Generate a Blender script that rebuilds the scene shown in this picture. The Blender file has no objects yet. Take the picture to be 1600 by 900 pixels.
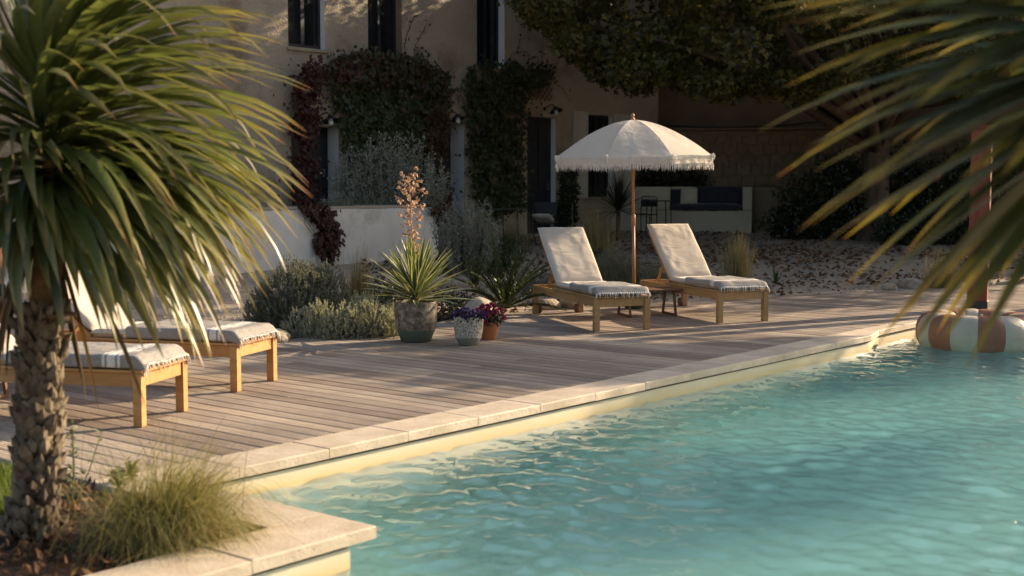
import bpy, math, random
import numpy as np
from mathutils import Vector, Matrix, noise
random.seed(7); rng = np.random.default_rng(7)
S = bpy.context.scene
COL = S.collection
R = math.radians
sin, cos, PI = math.sin, math.cos, math.pi

# ---------------------------------------------------------------- camera, sky, sun, exposure
FPX, HC, PITCH = 2040.0, 1.56, math.atan(163 / 2040.0)
cd = bpy.data.cameras.new('camera'); cam = bpy.data.objects.new('camera', cd); COL.objects.link(cam)
cd.sensor_width = 36; cd.lens = FPX / 1600 * 36; cd.clip_start = 0.05; cd.clip_end = 2000
cam.location = (0, 0, HC); cam.rotation_euler = (PI / 2 - PITCH, 0, 0)
cd.dof.use_dof = True; cd.dof.focus_distance = 14.0; cd.dof.aperture_fstop = 2.3; cd.dof.aperture_blades = 7
S.camera = cam
SUN_AZ, SUN_EL = R(59), R(22)
w = bpy.data.worlds.new('World'); S.world = w; w.use_nodes = True
nt = w.node_tree; nt.nodes.clear()
sk = nt.nodes.new('ShaderNodeTexSky'); sk.sky_type = 'NISHITA'; sk.sun_disc = False
sk.sun_elevation = SUN_EL; sk.sun_rotation = SUN_AZ; sk.air_density = 1.0; sk.dust_density = 3.0; sk.ozone_density = 0.6
bg = nt.nodes.new('ShaderNodeBackground'); bg.inputs[1].default_value = 0.10
ow = nt.nodes.new('ShaderNodeOutputWorld')
nt.links.new(sk.outputs[0], bg.inputs[0]); nt.links.new(bg.outputs[0], ow.inputs[0])
sl = bpy.data.lights.new('sun', 'SUN'); sl.energy = 5.0; sl.angle = R(0.5); sl.color = (1.0, 0.80, 0.56)
sun = bpy.data.objects.new('sun', sl); COL.objects.link(sun)
SD = Vector((sin(SUN_AZ) * cos(SUN_EL), cos(SUN_AZ) * cos(SUN_EL), sin(SUN_EL)))
sun.rotation_euler = SD.to_track_quat('Z', 'Y').to_euler()
S.view_settings.view_transform = 'Standard'; S.view_settings.look = 'None'
S.view_settings.exposure = 1.1; S.view_settings.gamma = 1.0
S.cycles.use_denoising = True
try: S.cycles.denoiser = 'OPENIMAGEDENOISE'
except Exception: pass
S.cycles.max_bounces = 10; S.cycles.transparent_max_bounces = 12; S.cycles.transmission_bounces = 6
S.cycles.caustics_refractive = True; S.cycles.caustics_reflective = False
S.cycles.sample_clamp_indirect = 12.0; S.cycles.blur_glossy = 1.0

# ---------------------------------------------------------------- placing
A1 = R(39.6)
U1 = Vector((sin(A1), cos(A1), 0)); U2 = Vector((-cos(A1), sin(A1), 0))
def pq(p, q, z=0.0): return Vector((U1.x * p + U2.x * q, U1.y * p + U2.y * q, z))
def to_pq(v): return v.x * U1.x + v.y * U1.y, v.x * U2.x + v.y * U2.y
def ray(px, py):
    a, b = (px - 800) / FPX, (py - 450) / FPX
    return Vector((a, cos(PITCH) - b * sin(PITCH), -sin(PITCH) - b * cos(PITCH)))
def G(px, py, z=0.0):
    r = ray(px, py); t = (z - HC) / r.z; return Vector((r.x * t, r.y * t, z))
def D(px, py, Y):
    r = ray(px, py); t = Y / r.y; return Vector((r.x * t, Y, HC + r.z * t))
def sstep(a, b, x):
    t = max(0.0, min(1.0, (x - a) / (b - a))); return t * t * (3 - 2 * t)
def edge_q(p): return 10.08 if p < 13 else 10.08 - 0.42 * (p - 13)
def zg(x, y):
    yc = 13.6 + 1.2 * (x + 3) if x > -3 else 13.6 + 0.5 * (x + 3)
    yc = min(yc, 19.6)
    d = y - yc
    z = 0.048 * max(0.0, d)
    return min(z, 0.62) - 0.015
P0 = Vector((0.62, 28.0, 0)); NIN = U2; NOUT = -U2
def FP(px, py, off=0.0):
    """pixel ray -> point on the facade plane moved 'off' outwards"""
    r = ray(px, py); o = P0 + NOUT * off
    t = o.dot(NIN) / r.dot(NIN); return Vector((0, 0, HC)) + r * t
def fs(px, py):
    v = FP(px, py); return (v - P0).dot(U1), v.z
def FW(s, z, off=0.0): return P0 + U1 * s + NOUT * off + Vector((0, 0, z))

# ---------------------------------------------------------------- mesh builder
def tag(o, label=None, cat=None, group=None, kind=None):
    if label: o['label'] = label
    if cat: o['category'] = cat
    if group: o['group'] = group
    if kind: o['kind'] = kind
    return o
def link(name, me, parent=None, mat=None):
    o = bpy.data.objects.new(name, me); COL.objects.link(o)
    if mat is not None and me is not None: me.materials.append(mat)
    if parent is not None: o.parent = parent
    return o
def empty(name, loc=(0, 0, 0), rz=0.0, label=None, cat=None, group=None, kind=None):
    o = bpy.data.objects.new(name, None); COL.objects.link(o); o.location = loc; o.rotation_euler = (0, 0, rz)
    o.empty_display_size = 0.1
    return tag(o, label, cat, group, kind)
class MB:
    def __init__(s): s.v = []; s.f = []; s.uv = {}
    def add(s, vs, fs_):
        n = len(s.v); s.v += [tuple(v) for v in vs]; s.f += [tuple(i + n for i in f) for f in fs_]; return s
    def box(s, c, d, rz=0.0, ch=0.0, rot=None):
        """box centre c, full size d, top and bottom edges chamfered by ch"""
        x, y, z = d[0] / 2, d[1] / 2, d[2] / 2
        lv = []
        rings = [(z, 0)] if not ch else [(z, ch)]
        prof = [(-z, ch), (-z + ch, 0), (z - ch, 0), (z, ch)] if ch else [(-z, 0), (z, 0)]
        for zz, i in prof:
            lv += [(-x + i, -y + i, zz), (x - i, -y + i, zz), (x - i, y - i, zz), (-x + i, y - i, zz)]
        k = len(prof); f = [(3, 2, 1, 0), tuple(4 * (k - 1) + i for i in range(4))]
        for j in range(k - 1):
            for i in range(4): f.append((4 * j + i, 4 * j + (i + 1) % 4, 4 * j + 4 + (i + 1) % 4, 4 * j + 4 + i))
        m = rot if rot is not None else Matrix.Rotation(rz, 3, 'Z')
        c = Vector(c)
        return s.add([m @ Vector(v) + c for v in lv], f)
    def beam(s, a, b, wd, th, up=Vector((0, 0, 1)), ch=0.0):
        a, b = Vector(a), Vector(b); d = b - a; L = d.length; y = d.normalized()
        x = y.cross(up)
        if x.length < 1e-4: x = Vector((1, 0, 0))
        x.normalize(); z = x.cross(y)
        m = Matrix((x, y, z)).transposed()
        return s.box((a + b) / 2, (wd, L, th), rot=m, ch=ch)
    def tube(s, pts, rad, n=8, cap=True, close=False):
        pts = [Vector(p) for p in pts]; k = len(pts)
        if not hasattr(rad, '__len__'): rad = [rad] * k
        vs = []; fs_ = []
        ref = Vector((0, 0, 1))
        t0 = (pts[1] - pts[0]).normalized()
        if abs(t0.z) > 0.9: ref = Vector((1, 0, 0))
        x = t0.cross(ref).normalized()
        for i in range(k):
            a = pts[max(i - 1, 0)] if not close else pts[(i - 1) % k]
            b = pts[min(i + 1, k - 1)] if not close else pts[(i + 1) % k]
            t = (b - a).normalized(); x = (x - t * x.dot(t)).normalized(); y = t.cross(x)
            for j in range(n):
                an = 2 * PI * j / n; vs.append(pts[i] + (x * cos(an) + y * sin(an)) * rad[i])
        kk = k if close else k - 1
        for i in range(kk):
            for j in range(n):
                a, b = i * n, ((i + 1) % k) * n
                fs_.append((a + j, a + (j + 1) % n, b + (j + 1) % n, b + j))
        if cap and not close:
            fs_.append(tuple(range(n))[::-1]); fs_.append(tuple((k - 1) * n + j for j in range(n)))
        return s.add(vs, fs_)
    def lathe(s, prof, n=32, c=(0, 0, 0), wob=0.0):
        vs = []; fs_ = []; c = Vector(c)
        for (r, z) in prof:
            for j in range(n):
                an = 2 * PI * j / n; rr = r * (1 + wob * sin(3 * an + z * 9))
                vs.append(c + Vector((rr * cos(an), rr * sin(an), z)))
        for i in range(len(prof) - 1):
            for j in range(n):
                fs_.append((i * n + j, i * n + (j + 1) % n, (i + 1) * n + (j + 1) % n, (i + 1) * n + j))
        return s.add(vs, fs_)
    def grid(s, fn, nu, nv):
        vs = [fn(i / nu, j / nv) for j in range(nv + 1) for i in range(nu + 1)]
        f = [(j * (nu + 1) + i, j * (nu + 1) + i + 1, (j + 1) * (nu + 1) + i + 1, (j + 1) * (nu + 1) + i) for j in range(nv) for i in range(nu)]
        return s.add(vs, f)
    def build(s, name, mat, parent=None, smooth=False, rel=None):
        me = bpy.data.meshes.new(name)
        v = s.v
        if rel is not None: v = [tuple(Vector(p) - rel) for p in v]
        me.from_pydata(v, [], s.f); me.update()
        if smooth:
            me.shade_smooth()
        return link(name, me, parent, mat)
def autosmooth(o, ang=35):
    me = o.data
    me.shade_smooth()
    try: me.set_sharp_from_angle(angle=R(ang))
    except Exception: pass
    return o
def np_mesh(name, V, F, mat, parent=None, uv=None, smooth=False):
    """V (n,3), F (m,k) all faces the same size"""
    me = bpy.data.meshes.new(name); V = np.asarray(V, dtype=np.float32); F = np.asarray(F, dtype=np.int32)
    m, k = F.shape
    me.vertices.add(len(V)); me.vertices.foreach_set('co', V.ravel())
    me.loops.add(m * k); me.loops.foreach_set('vertex_index', F.ravel())
    me.polygons.add(m); me.polygons.foreach_set('loop_start', np.arange(0, m * k, k, dtype=np.int32))
    if smooth: me.polygons.foreach_set('use_smooth', np.ones(m, dtype=bool))
    me.update(calc_edges=True); me.validate()
    if uv is not None:
        l = me.uv_layers.new(name='UVMap'); l.data.foreach_set('uv', np.asarray(uv, dtype=np.float32)[F.ravel()].ravel())
    return link(name, me, parent, mat)

# ---------------------------------------------------------------- materials
def new_mat(name):
    m = bpy.data.materials.new(name); m.use_nodes = True; n = m.node_tree; n.nodes.clear()
    out = n.nodes.new('ShaderNodeOutputMaterial'); b = n.nodes.new('ShaderNodeBsdfPrincipled')
    n.links.new(b.outputs[0], out.inputs[0]); return m, n, b, out
def nd(n, t, **k):
    x = n.nodes.new(t)
    for a, v in k.items(): setattr(x, a, v)
    return x
def ramp(n, fac, stops):
    r = nd(n, 'ShaderNodeValToRGB'); e = r.color_ramp.elements
    while len(e) > 1: e.remove(e[-1])
    e[0].position = stops[0][0]; e[0].color = (*stops[0][1], 1)
    for p, c in stops[1:]:
        x = e.new(p); x.color = (*c, 1)
    n.links.new(fac, r.inputs[0]); return r.outputs[0]
def mixc(n, a, b, fac, mode='MIX'):
    m = nd(n, 'ShaderNodeMix', data_type='RGBA', blend_type=mode)
    for i, v in ((0, fac), (6, a), (7, b)):
        if hasattr(v, 'is_linked') or hasattr(v, 'links'): n.links.new(v, m.inputs[i])
        elif i == 0: m.inputs[0].default_value = v
        else: m.inputs[i].default_value = (*v, 1)
    return m.outputs[2]
def tex(n, kind, scale, coord='Object', detail=4, rough=0.55, vec=None, stretch=None, dist=0.0):
    if coord == 'World': o = nd(n, 'ShaderNodeNewGeometry').outputs['Position']
    else: o = nd(n, 'ShaderNodeTexCoord').outputs[coord]
    if stretch:
        mp = nd(n, 'ShaderNodeMapping'); mp.inputs['Scale'].default_value = stretch; n.links.new(o, mp.inputs[0]); o = mp.outputs[0]
    if kind == 'noise':
        t = nd(n, 'ShaderNodeTexNoise'); t.inputs['Scale'].default_value = scale; t.inputs['Detail'].default_value = detail
        t.inputs['Roughness'].default_value = rough; t.inputs['Distortion'].default_value = dist
        n.links.new(o, t.inputs['Vector']); return t.outputs[0]
    if kind == 'voronoi':
        t = nd(n, 'ShaderNodeTexVoronoi'); t.inputs['Scale'].default_value = scale
        n.links.new(o, t.inputs['Vector']); return t
def bump(n, b, h, dist=0.01, strength=1.0):
    u = nd(n, 'ShaderNodeBump'); u.inputs['Distance'].default_value = dist; u.inputs['Strength'].default_value = strength
    n.links.new(h, u.inputs['Height']); n.links.new(u.outputs[0], b.inputs['Normal']); return u
def lin(r, g, b):   # sRGB 0..255 -> linear
    f = lambda c: (c / 255 / 12.92) if c / 255 <= .04045 else ((c / 255 + .055) / 1.055) ** 2.4
    return (f(r), f(g), f(b))
def rough_mat(name, c1, c2, scale=6, rough=0.85, bscale=40, bd=0.004, coord='Object', stretch=None, rnd=0.0, c3=None, s3=2.0, spec=0.3, metal=0.0):
    m, n, b, o = new_mat(name)
    f = tex(n, 'noise', scale, coord, 6, 0.6, stretch=stretch)
    c = ramp(n, f, [(0.3, c1), (0.7, c2)])
    if c3:
        f3 = tex(n, 'noise', s3, coord, 5, 0.65, stretch=stretch)
        g3 = ramp(n, f3, [(0.52, (0, 0, 0)), (0.68, (1, 1, 1))])
        c = mixc(n, c, c3, g3)
    if rnd:
        oi = nd(n, 'ShaderNodeObjectInfo'); mr = nd(n, 'ShaderNodeMapRange')
        mr.inputs[3].default_value = 1 - rnd; mr.inputs[4].default_value = 1 + rnd
        n.links.new(oi.outputs['Random'], mr.inputs[0])
        hs = nd(n, 'ShaderNodeHueSaturation'); n.links.new(mr.outputs[0], hs.inputs['Value']); n.links.new(c, hs.inputs['Color']); c = hs.outputs[0]
    n.links.new(c, b.inputs['Base Color']); b.inputs['Roughness'].default_value = rough
    b.inputs['Specular IOR Level'].default_value = spec; b.inputs['Metallic'].default_value = metal
    if bd: bump(n, b, tex(n, 'noise', bscale, coord, 5, 0.6, stretch=stretch), bd)
    return m
def leaf_mat(name, cols, trans=0.35, rough=0.45, uvtip=None, edge=None, spec=0.4, tcol=None):
    """cols: two or three colours picked per leaf; uvtip: [(v, colour)] fade along the leaf"""
    m, n, b, o = new_mat(name)
    g = nd(n, 'ShaderNodeNewGeometry')
    k = len(cols); c = ramp(n, g.outputs['Random Per Island'], [(i / max(1, k - 1), cc) for i, cc in enumerate(cols)])
    oi = nd(n, 'ShaderNodeObjectInfo'); mr = nd(n, 'ShaderNodeMapRange'); mr.inputs[3].default_value = 0.75; mr.inputs[4].default_value = 1.25
    n.links.new(oi.outputs['Random'], mr.inputs[0]); hs = nd(n, 'ShaderNodeHueSaturation'); n.links.new(mr.outputs[0], hs.inputs['Value'])
    n.links.new(c, hs.inputs['Color']); c = hs.outputs[0]
    if edge or uvtip:
        uv = nd(n, 'ShaderNodeUVMap'); sp = nd(n, 'ShaderNodeSeparateXYZ'); n.links.new(uv.outputs[0], sp.inputs[0])
    if edge:
        mm = nd(n, 'ShaderNodeMath', operation='ABSOLUTE'); ms = nd(n, 'ShaderNodeMath', operation='SUBTRACT'); ms.inputs[1].default_value = 0.5
        n.links.new(sp.outputs[0], ms.inputs[0]); n.links.new(ms.outputs[0], mm.inputs[0])
        c = mixc(n, c, edge, ramp(n, mm.outputs[0], [(0.27, (0, 0, 0)), (0.33, (1, 1, 1))]))
    if uvtip:
        nz = tex(n, 'noise', 7, 'Object', 3)
        ad = nd(n, 'ShaderNodeMath', operation='MULTIPLY_ADD'); ad.inputs[1].default_value = 0.3; n.links.new(nz, ad.inputs[0])
        ms = nd(n, 'ShaderNodeMath', operation='SUBTRACT'); ms.inputs[1].default_value = 0.15; n.links.new(sp.outputs[1], ms.inputs[0])
        n.links.new(ms.outputs[0], ad.inputs[2])
        prev = c
        for (v0, v1, cc) in uvtip:
            prev = mixc(n, prev, cc, ramp(n, ad.outputs[0], [(v0, (0, 0, 0)), (v1, (1, 1, 1))]))
        c = prev
    st = tex(n, 'noise', 30, 'Object', 3)
    c = mixc(n, c, ramp(n, st, [(0.3, (0.55, 0.55, 0.55)), (0.7, (1, 1, 1))]), 0.35, 'MULTIPLY')
    n.links.new(c, b.inputs['Base Color']); b.inputs['Roughness'].default_value = rough; b.inputs['Specular IOR Level'].default_value = spec
    tr = nd(n, 'ShaderNodeBsdfTranslucent')
    tc_ = mixc(n, c, tcol if tcol else (1.0, 0.95, 0.35), 1.0, 'MULTIPLY'); gm = nd(n, 'ShaderNodeGamma'); gm.inputs[1].default_value = 0.8
    n.links.new(tc_, gm.inputs[0]); n.links.new(gm.outputs[0], tr.inputs[0])
    mx = nd(n, 'ShaderNodeMixShader'); mx.inputs[0].default_value = trans
    n.links.new(b.outputs[0], mx.inputs[1]); n.links.new(tr.outputs[0], mx.inputs[2]); n.links.new(mx.outputs[0], o.inputs[0])
    return m
def plain(name, c, rough=0.5, metal=0.0, spec=0.5, vary=0.12, bscale=60, bd=0.0005):
    return rough_mat(name, tuple(x * (1 - vary) for x in c), tuple(x * (1 + vary) for x in c), 8, rough, bscale, bd, spec=spec, metal=metal)

M = {}
def deck_mat():
    m, n, b, o = new_mat('weathered deck wood')
    gr = tex(n, 'noise', 3.0, 'Object', 8, 0.7, stretch=(28, 1.2, 10), dist=0.6)
    c = ramp(n, gr, [(0.28, (0.20, 0.165, 0.135)), (0.5, (0.385, 0.335, 0.285)), (0.75, (0.52, 0.47, 0.41))])
    oi = nd(n, 'ShaderNodeObjectInfo')
    tint = ramp(n, oi.outputs['Random'], [(0, (0.68, 0.62, 0.58)), (0.35, (0.95, 0.9, 0.86)), (0.7, (1.1, 1.08, 1.05)), (1, (1.32, 1.24, 1.14))])
    c = mixc(n, c, tint, 1.0, 'MULTIPLY')
    blot = tex(n, 'noise', 0.9, 'World', 5, 0.6)
    c = mixc(n, c, ramp(n, blot, [(0.35, (0.72, 0.68, 0.66)), (0.65, (1.08, 1.05, 1.0))]), 0.8, 'MULTIPLY')
    n.links.new(c, b.inputs['Base Color']); b.inputs['Roughness'].default_value = 0.7; b.inputs['Specular IOR Level'].default_value = 0.35
    gv = nd(n, 'ShaderNodeTexWave', wave_type='BANDS', bands_direction='X'); gv.inputs['Scale'].default_value = 11.4; gv.inputs['Distortion'].default_value = 0.15
    tc = nd(n, 'ShaderNodeTexCoord'); n.links.new(tc.outputs['Object'], gv.inputs[0])
    c = mixc(n, c, ramp(n, gv.outputs[0], [(0.08, (0.34, 0.31, 0.29)), (0.4, (1, 1, 1))]), 0.9, 'MULTIPLY'); n.links.new(c, b.inputs['Base Color'])  # shade of the grooves multiplied into the board colour
    ad = nd(n, 'ShaderNodeMath', operation='MULTIPLY_ADD'); ad.inputs[1].default_value = 0.6; n.links.new(gr, ad.inputs[0]); n.links.new(gv.outputs[0], ad.inputs[2])
    bump(n, b, ad.outputs[0], 0.003)
    return m
M['deck'] = deck_mat()
M['gravel'] = rough_mat('pale gravel ground', (0.30, 0.24, 0.175), (0.50, 0.41, 0.31), 26, 0.95, 60, 0.02, 'World', c3=(0.20, 0.15, 0.11), s3=7.0)
M['stone_s'] = rough_mat('gravel pebbles', (0.28, 0.22, 0.16), (0.50, 0.41, 0.31), 9, 0.95, 60, 0.0, 'World')
M['soil'] = rough_mat('dark bed soil with bark', (0.018, 0.010, 0.006), (0.07, 0.035, 0.018), 14, 0.95, 30, 0.03, 'World')
M['bark_chip'] = rough_mat('bark chips', (0.05, 0.02, 0.01), (0.20, 0.085, 0.04), 5, 0.9, 30, 0.004, 'World')
def travertine():
    m, n, b, o = new_mat('travertine coping')
    f = tex(n, 'noise', 5, 'World', 7, 0.65); c = ramp(n, f, [(0.3, (0.44, 0.36, 0.27)), (0.55, (0.55, 0.47, 0.37)), (0.75, (0.64, 0.57, 0.47))])
    oi = nd(n, 'ShaderNodeObjectInfo'); c = mixc(n, c, ramp(n, oi.outputs['Random'], [(0, (0.86, 0.84, 0.82)), (1, (1.08, 1.04, 1.0))]), 1.0, 'MULTIPLY')
    v = tex(n, 'voronoi', 26, 'World'); pit = ramp(n, v.outputs[0], [(0.06, (1, 1, 1)), (0.16, (0, 0, 0))])
    pn = tex(n, 'noise', 3.2, 'World', 4, 0.6); pm = ramp(n, pn, [(0.46, (0, 0, 0)), (0.60, (1, 1, 1))])
    pp = mixc(n, pit, pm, 1.0, 'MULTIPLY')
    c = mixc(n, c, (0.16, 0.11, 0.07), pp)
    n.links.new(c, b.inputs['Base Color']); b.inputs['Roughness'].default_value = 0.62; b.inputs['Specular IOR Level'].default_value = 0.35
    iv = nd(n, 'ShaderNodeMath', operation='MULTIPLY_ADD'); iv.inputs[1].default_value = -1.0; n.links.new(pp, iv.inputs[0])
    fine = tex(n, 'noise', 45, 'World', 4, 0.6); n.links.new(fine, iv.inputs[2])
    bump(n, b, iv.outputs[0], 0.004)
    return m
M['trav'] = travertine()
def liner():
    m, n, b, o = new_mat('sand coloured pool liner')
    f = tex(n, 'noise', 1.5, 'World', 5); c = ramp(n, f, [(0.3, (0.64, 0.60, 0.52)), (0.7, (0.72, 0.69, 0.61))])
    g = nd(n, 'ShaderNodeNewGeometry'); sp = nd(n, 'ShaderNodeSeparateXYZ'); n.links.new(g.outputs['Position'], sp.inputs[0])
    wv = tex(n, 'noise', 2.2, 'World', 5, .6); ad = nd(n, 'ShaderNodeMath', operation='MULTIPLY_ADD'); ad.inputs[1].default_value = .05; n.links.new(wv, ad.inputs[0]); n.links.new(sp.outputs[2], ad.inputs[2])
    mr = nd(n, 'ShaderNodeMapRange'); mr.inputs[1].default_value = -.20; mr.inputs[2].default_value = -.05; n.links.new(ad.outputs[0], mr.inputs[0])
    c = mixc(n, c, (0.58, 0.43, 0.19), ramp(n, mr.outputs[0], [(0, (0, 0, 0)), (.18, (.3, .3, .3)), (.4, (.9, .9, .9)), (.7, (.6, .6, .6)), (1, (.35, .35, .35))]))
    n.links.new(c, b.inputs['Base Color']); b.inputs['Roughness'].default_value = .5; return m
M['liner'] = liner()
M['gap_shade'] = plain('dark shade strip under coping', (0.16, 0.14, 0.10), 0.9)
M['stucco'] = rough_mat('beige roughcast render', (0.375, 0.305, 0.225), (0.47, 0.39, 0.295), 1.2, 0.95, 24, 0.055, 'World', c3=(0.25, 0.19, 0.13), s3=0.8)
M['stucco2'] = rough_mat('brown garden render', (0.17, 0.125, 0.085), (0.235, 0.18, 0.125), 0.8, 0.95, 24, 0.02, 'World')
M['white_wall'] = rough_mat('off white lime render', (0.60, 0.55, 0.48), (0.72, 0.67, 0.60), 1.4, 0.9, 9, 0.012, 'World', c3=(0.47, 0.41, 0.33), s3=1.6)
M['cream_wall'] = rough_mat('cream bench render', (0.42, 0.37, 0.28), (0.50, 0.45, 0.35), 1.4, 0.9, 9, 0.008, 'World')
M['reveal'] = rough_mat('pale painted reveal', (0.60, 0.60, 0.60), (0.70, 0.70, 0.69), 2, 0.85, 20, 0.004, 'World')
M['block'] = rough_mat('cut limestone block', (0.30, 0.24, 0.17), (0.40, 0.33, 0.24), 3, 0.9, 30, 0.006, 'World', rnd=0.12)
M['rubble'] = rough_mat('rubble stone', (0.15, 0.115, 0.078), (0.215, 0.165, 0.115), 3, 0.95, 16, 0.012, 'World', rnd=0.10)
M['rock'] = rough_mat('pale garden rock', (0.30, 0.24, 0.17), (0.50, 0.43, 0.33), 5, 0.95, 12, 0.03, 'Object', c3=(0.2, 0.13, 0.08), s3=4)
M['dark_frame'] = plain('dark blue black paint', (0.012, 0.013, 0.02), 0.5)
M['shutter'] = rough_mat('grey white shutter paint', (0.44, 0.42, 0.37), (0.52, 0.50, 0.45), 5, 0.7, 40, 0.002)
M['curtain'] = rough_mat('grey curtain', (0.10, 0.105, 0.105), (0.15, 0.15, 0.15), 4, 0.9, 40, 0.003)
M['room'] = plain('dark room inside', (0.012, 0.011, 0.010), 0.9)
m, n, b, o = new_mat('window glass'); b.inputs['Base Color'].default_value = (0.02, 0.022, 0.025, 1); b.inputs['Roughness'].default_value = 0.04
b.inputs['Alpha'].default_value = 0.45; b.inputs['Specular IOR Level'].default_value = 0.7; M['glass'] = m
M['black_metal'] = plain('black painted metal', (0.010, 0.010, 0.011), 0.45)
M['lamp_glass'] = plain('milky lamp glass', (0.55, 0.58, 0.6), 0.25)
M['steel'] = plain('brushed steel', (0.5, 0.5, 0.5), 0.3, 1.0)
def wood(name, a, b_, c3=None, sc=2.0, rough=0.55):
    return rough_mat(name, a, b_, sc, rough, 6, 0.0015, 'Object', stretch=(9, 1, 9), rnd=0.10, c3=c3, s3=1.6)
M['teak'] = wood('golden oiled wood', (0.36, 0.18, 0.06), (0.52, 0.29, 0.11))
M['teak2'] = wood('honey acacia wood', (0.30, 0.175, 0.07), (0.42, 0.26, 0.115))
M['pole'] = rough_mat('varnished pole wood', (0.30, 0.13, 0.055), (0.42, 0.20, 0.09), 3, 0.45, 30, 0.001)
M['brown_wood'] = wood('dark brown table wood', (0.10, 0.05, 0.03), (0.17, 0.09, 0.05))
M['red_wood'] = rough_mat('red brown stained post', (0.12, 0.028, 0.013), (0.20, 0.055, 0.025), 3, 0.5, 12, 0.003, stretch=(6, 6, 0.6))
def cloth(name, a, b_, ws=500, wr=0.015):
    m, n, b, o = new_mat(name)
    f = tex(n, 'noise', 3, 'Object', 5); c = ramp(n, f, [(0.3, a), (0.7, b_)]); n.links.new(c, b.inputs['Base Color'])
    b.inputs['Roughness'].default_value = 0.95; b.inputs['Specular IOR Level'].default_value = 0.15
    try: b.inputs['Sheen Weight'].default_value = 0.25
    except Exception: pass
    w1 = tex(n, 'noise', 2.2, 'Object', 3, 0.5, dist=1.2, stretch=(1, 2.2, 1)); w2 = tex(n, 'noise', 160, 'Object', 2)
    ad = nd(n, 'ShaderNodeMath', operation='MULTIPLY_ADD'); ad.inputs[1].default_value = 0.06; n.links.new(w2, ad.inputs[0]); n.links.new(w1, ad.inputs[2])
    bump(n, b, ad.outputs[0], wr); return m
M['cushion'] = cloth('cream canvas cushion', (0.48, 0.40, 0.315), (0.56, 0.475, 0.38), wr=0.016)
M['navy'] = cloth('navy quilted cotton', (0.024, 0.026, 0.036), (0.034, 0.037, 0.048))
M['pillow'] = cloth('beige pillow cloth', (0.42, 0.37, 0.29), (0.5, 0.45, 0.36))
M['fringe'] = cloth('white cotton fringe', (0.72, 0.68, 0.60), (0.80, 0.76, 0.70))
def canvas():
    m, n, b, o = new_mat('ecru parasol canvas')
    f = tex(n, 'noise', 3, 'Object', 4); c = ramp(n, f, [(0.3, (0.66, 0.60, 0.50)), (0.7, (0.72, 0.66, 0.57))]); n.links.new(c, b.inputs['Base Color'])
    b.inputs['Roughness'].default_value = 0.95; b.inputs['Specular IOR Level'].default_value = 0.1
    bump(n, b, tex(n, 'noise', 5, 'Object', 5, dist=1.2), 0.012)
    t = nd(n, 'ShaderNodeBsdfTranslucent'); t.inputs[0].default_value = (0.62, 0.50, 0.34, 1)
    mx = nd(n, 'ShaderNodeMixShader'); mx.inputs[0].default_value = 0.3
    n.links.new(b.outputs[0], mx.inputs[1]); n.links.new(t.outputs[0], mx.inputs[2]); n.links.new(mx.outputs[0], o.inputs[0]); return m
M['canvas'] = canvas()
def towel_mat():
    m, n, b, o = new_mat('grey striped beach towel')
    uv = nd(n, 'ShaderNodeUVMap'); sp = nd(n, 'ShaderNodeSeparateXYZ'); n.links.new(uv.outputs[0], sp.inputs[0])
    c = ramp(n, sp.outputs[1], [(0, (0.30, 0.275, 0.25)), (0.165, (0.30, 0.275, 0.25)), (0.17, (0.72, 0.68, 0.62)), (0.185, (0.72, 0.68, 0.62)), (0.19, (0.30, 0.275, 0.25)),
        (0.20, (0.30, 0.275, 0.25)), (0.205, (0.72, 0.68, 0.62)), (0.26, (0.72, 0.68, 0.62)), (0.265, (0.30, 0.275, 0.25)), (0.275, (0.30, 0.275, 0.25)), (0.28, (0.72, 0.68, 0.62)), (0.295, (0.72, 0.68, 0.62)), (0.30, (0.30, 0.275, 0.25)), (1, (0.34, 0.31, 0.28))])
    f = tex(n, 'noise', 60, 'Object', 3); c = mixc(n, c, ramp(n, f, [(0.3, (0.8, 0.8, 0.8)), (0.7, (1.1, 1.1, 1.1))]), 0.8, 'MULTIPLY')
    n.links.new(c, b.inputs['Base Color']); b.inputs['Roughness'].default_value = 0.95; b.inputs['Specular IOR Level'].default_value = 0.1
    w1 = tex(n, 'noise', 5, 'Object', 5, 0.6, dist=0.8); bump(n, b, w1, 0.02)
    return m
M['towel'] = towel_mat()
def pot_mat():
    m, n, b, o = new_mat('weathered glazed pot')
    tc = nd(n, 'ShaderNodeTexCoord'); sp = nd(n, 'ShaderNodeSeparateXYZ'); n.links.new(tc.outputs['Object'], sp.inputs[0])
    f = tex(n, 'noise', 16, 'Object', 8, 0.75); c = ramp(n, f, [(0.38, (0.07, 0.055, 0.04)), (0.5, (0.19, 0.15, 0.11)), (0.62, (0.36, 0.30, 0.23))])
    c = mixc(n, (0.10, 0.125, 0.09), c, ramp(n, sp.outputs[2], [(0.118, (0, 0, 0)), (0.124, (1, 1, 1))]))
    n.links.new(c, b.inputs['Base Color']); b.inputs['Roughness'].default_value = 0.8; b.inputs['Specular IOR Level'].default_value = 0.3
    bump(n, b, f, 0.008); return m
M['pot_big'] = pot_mat()
def pot_mat2():
    m, n, b, o = new_mat('speckled pale pot')
    tc = nd(n, 'ShaderNodeTexCoord'); sp = nd(n, 'ShaderNodeSeparateXYZ'); n.links.new(tc.outputs['Object'], sp.inputs[0])
    f = tex(n, 'noise', 34, 'Object', 4, 0.6, dist=2.0); c = ramp(n, f, [(0.42, (0.15, 0.13, 0.10)), (0.5, (0.42, 0.39, 0.32)), (0.7, (0.58, 0.55, 0.47))])
    c = mixc(n, (0.19, 0.21, 0.15), c, ramp(n, sp.outputs[2], [(0.075, (0, 0, 0)), (0.08, (1, 1, 1))]))
    n.links.new(c, b.inputs['Base Color']); b.inputs['Roughness'].default_value = 0.75; bump(n, b, f, 0.012); return m
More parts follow.
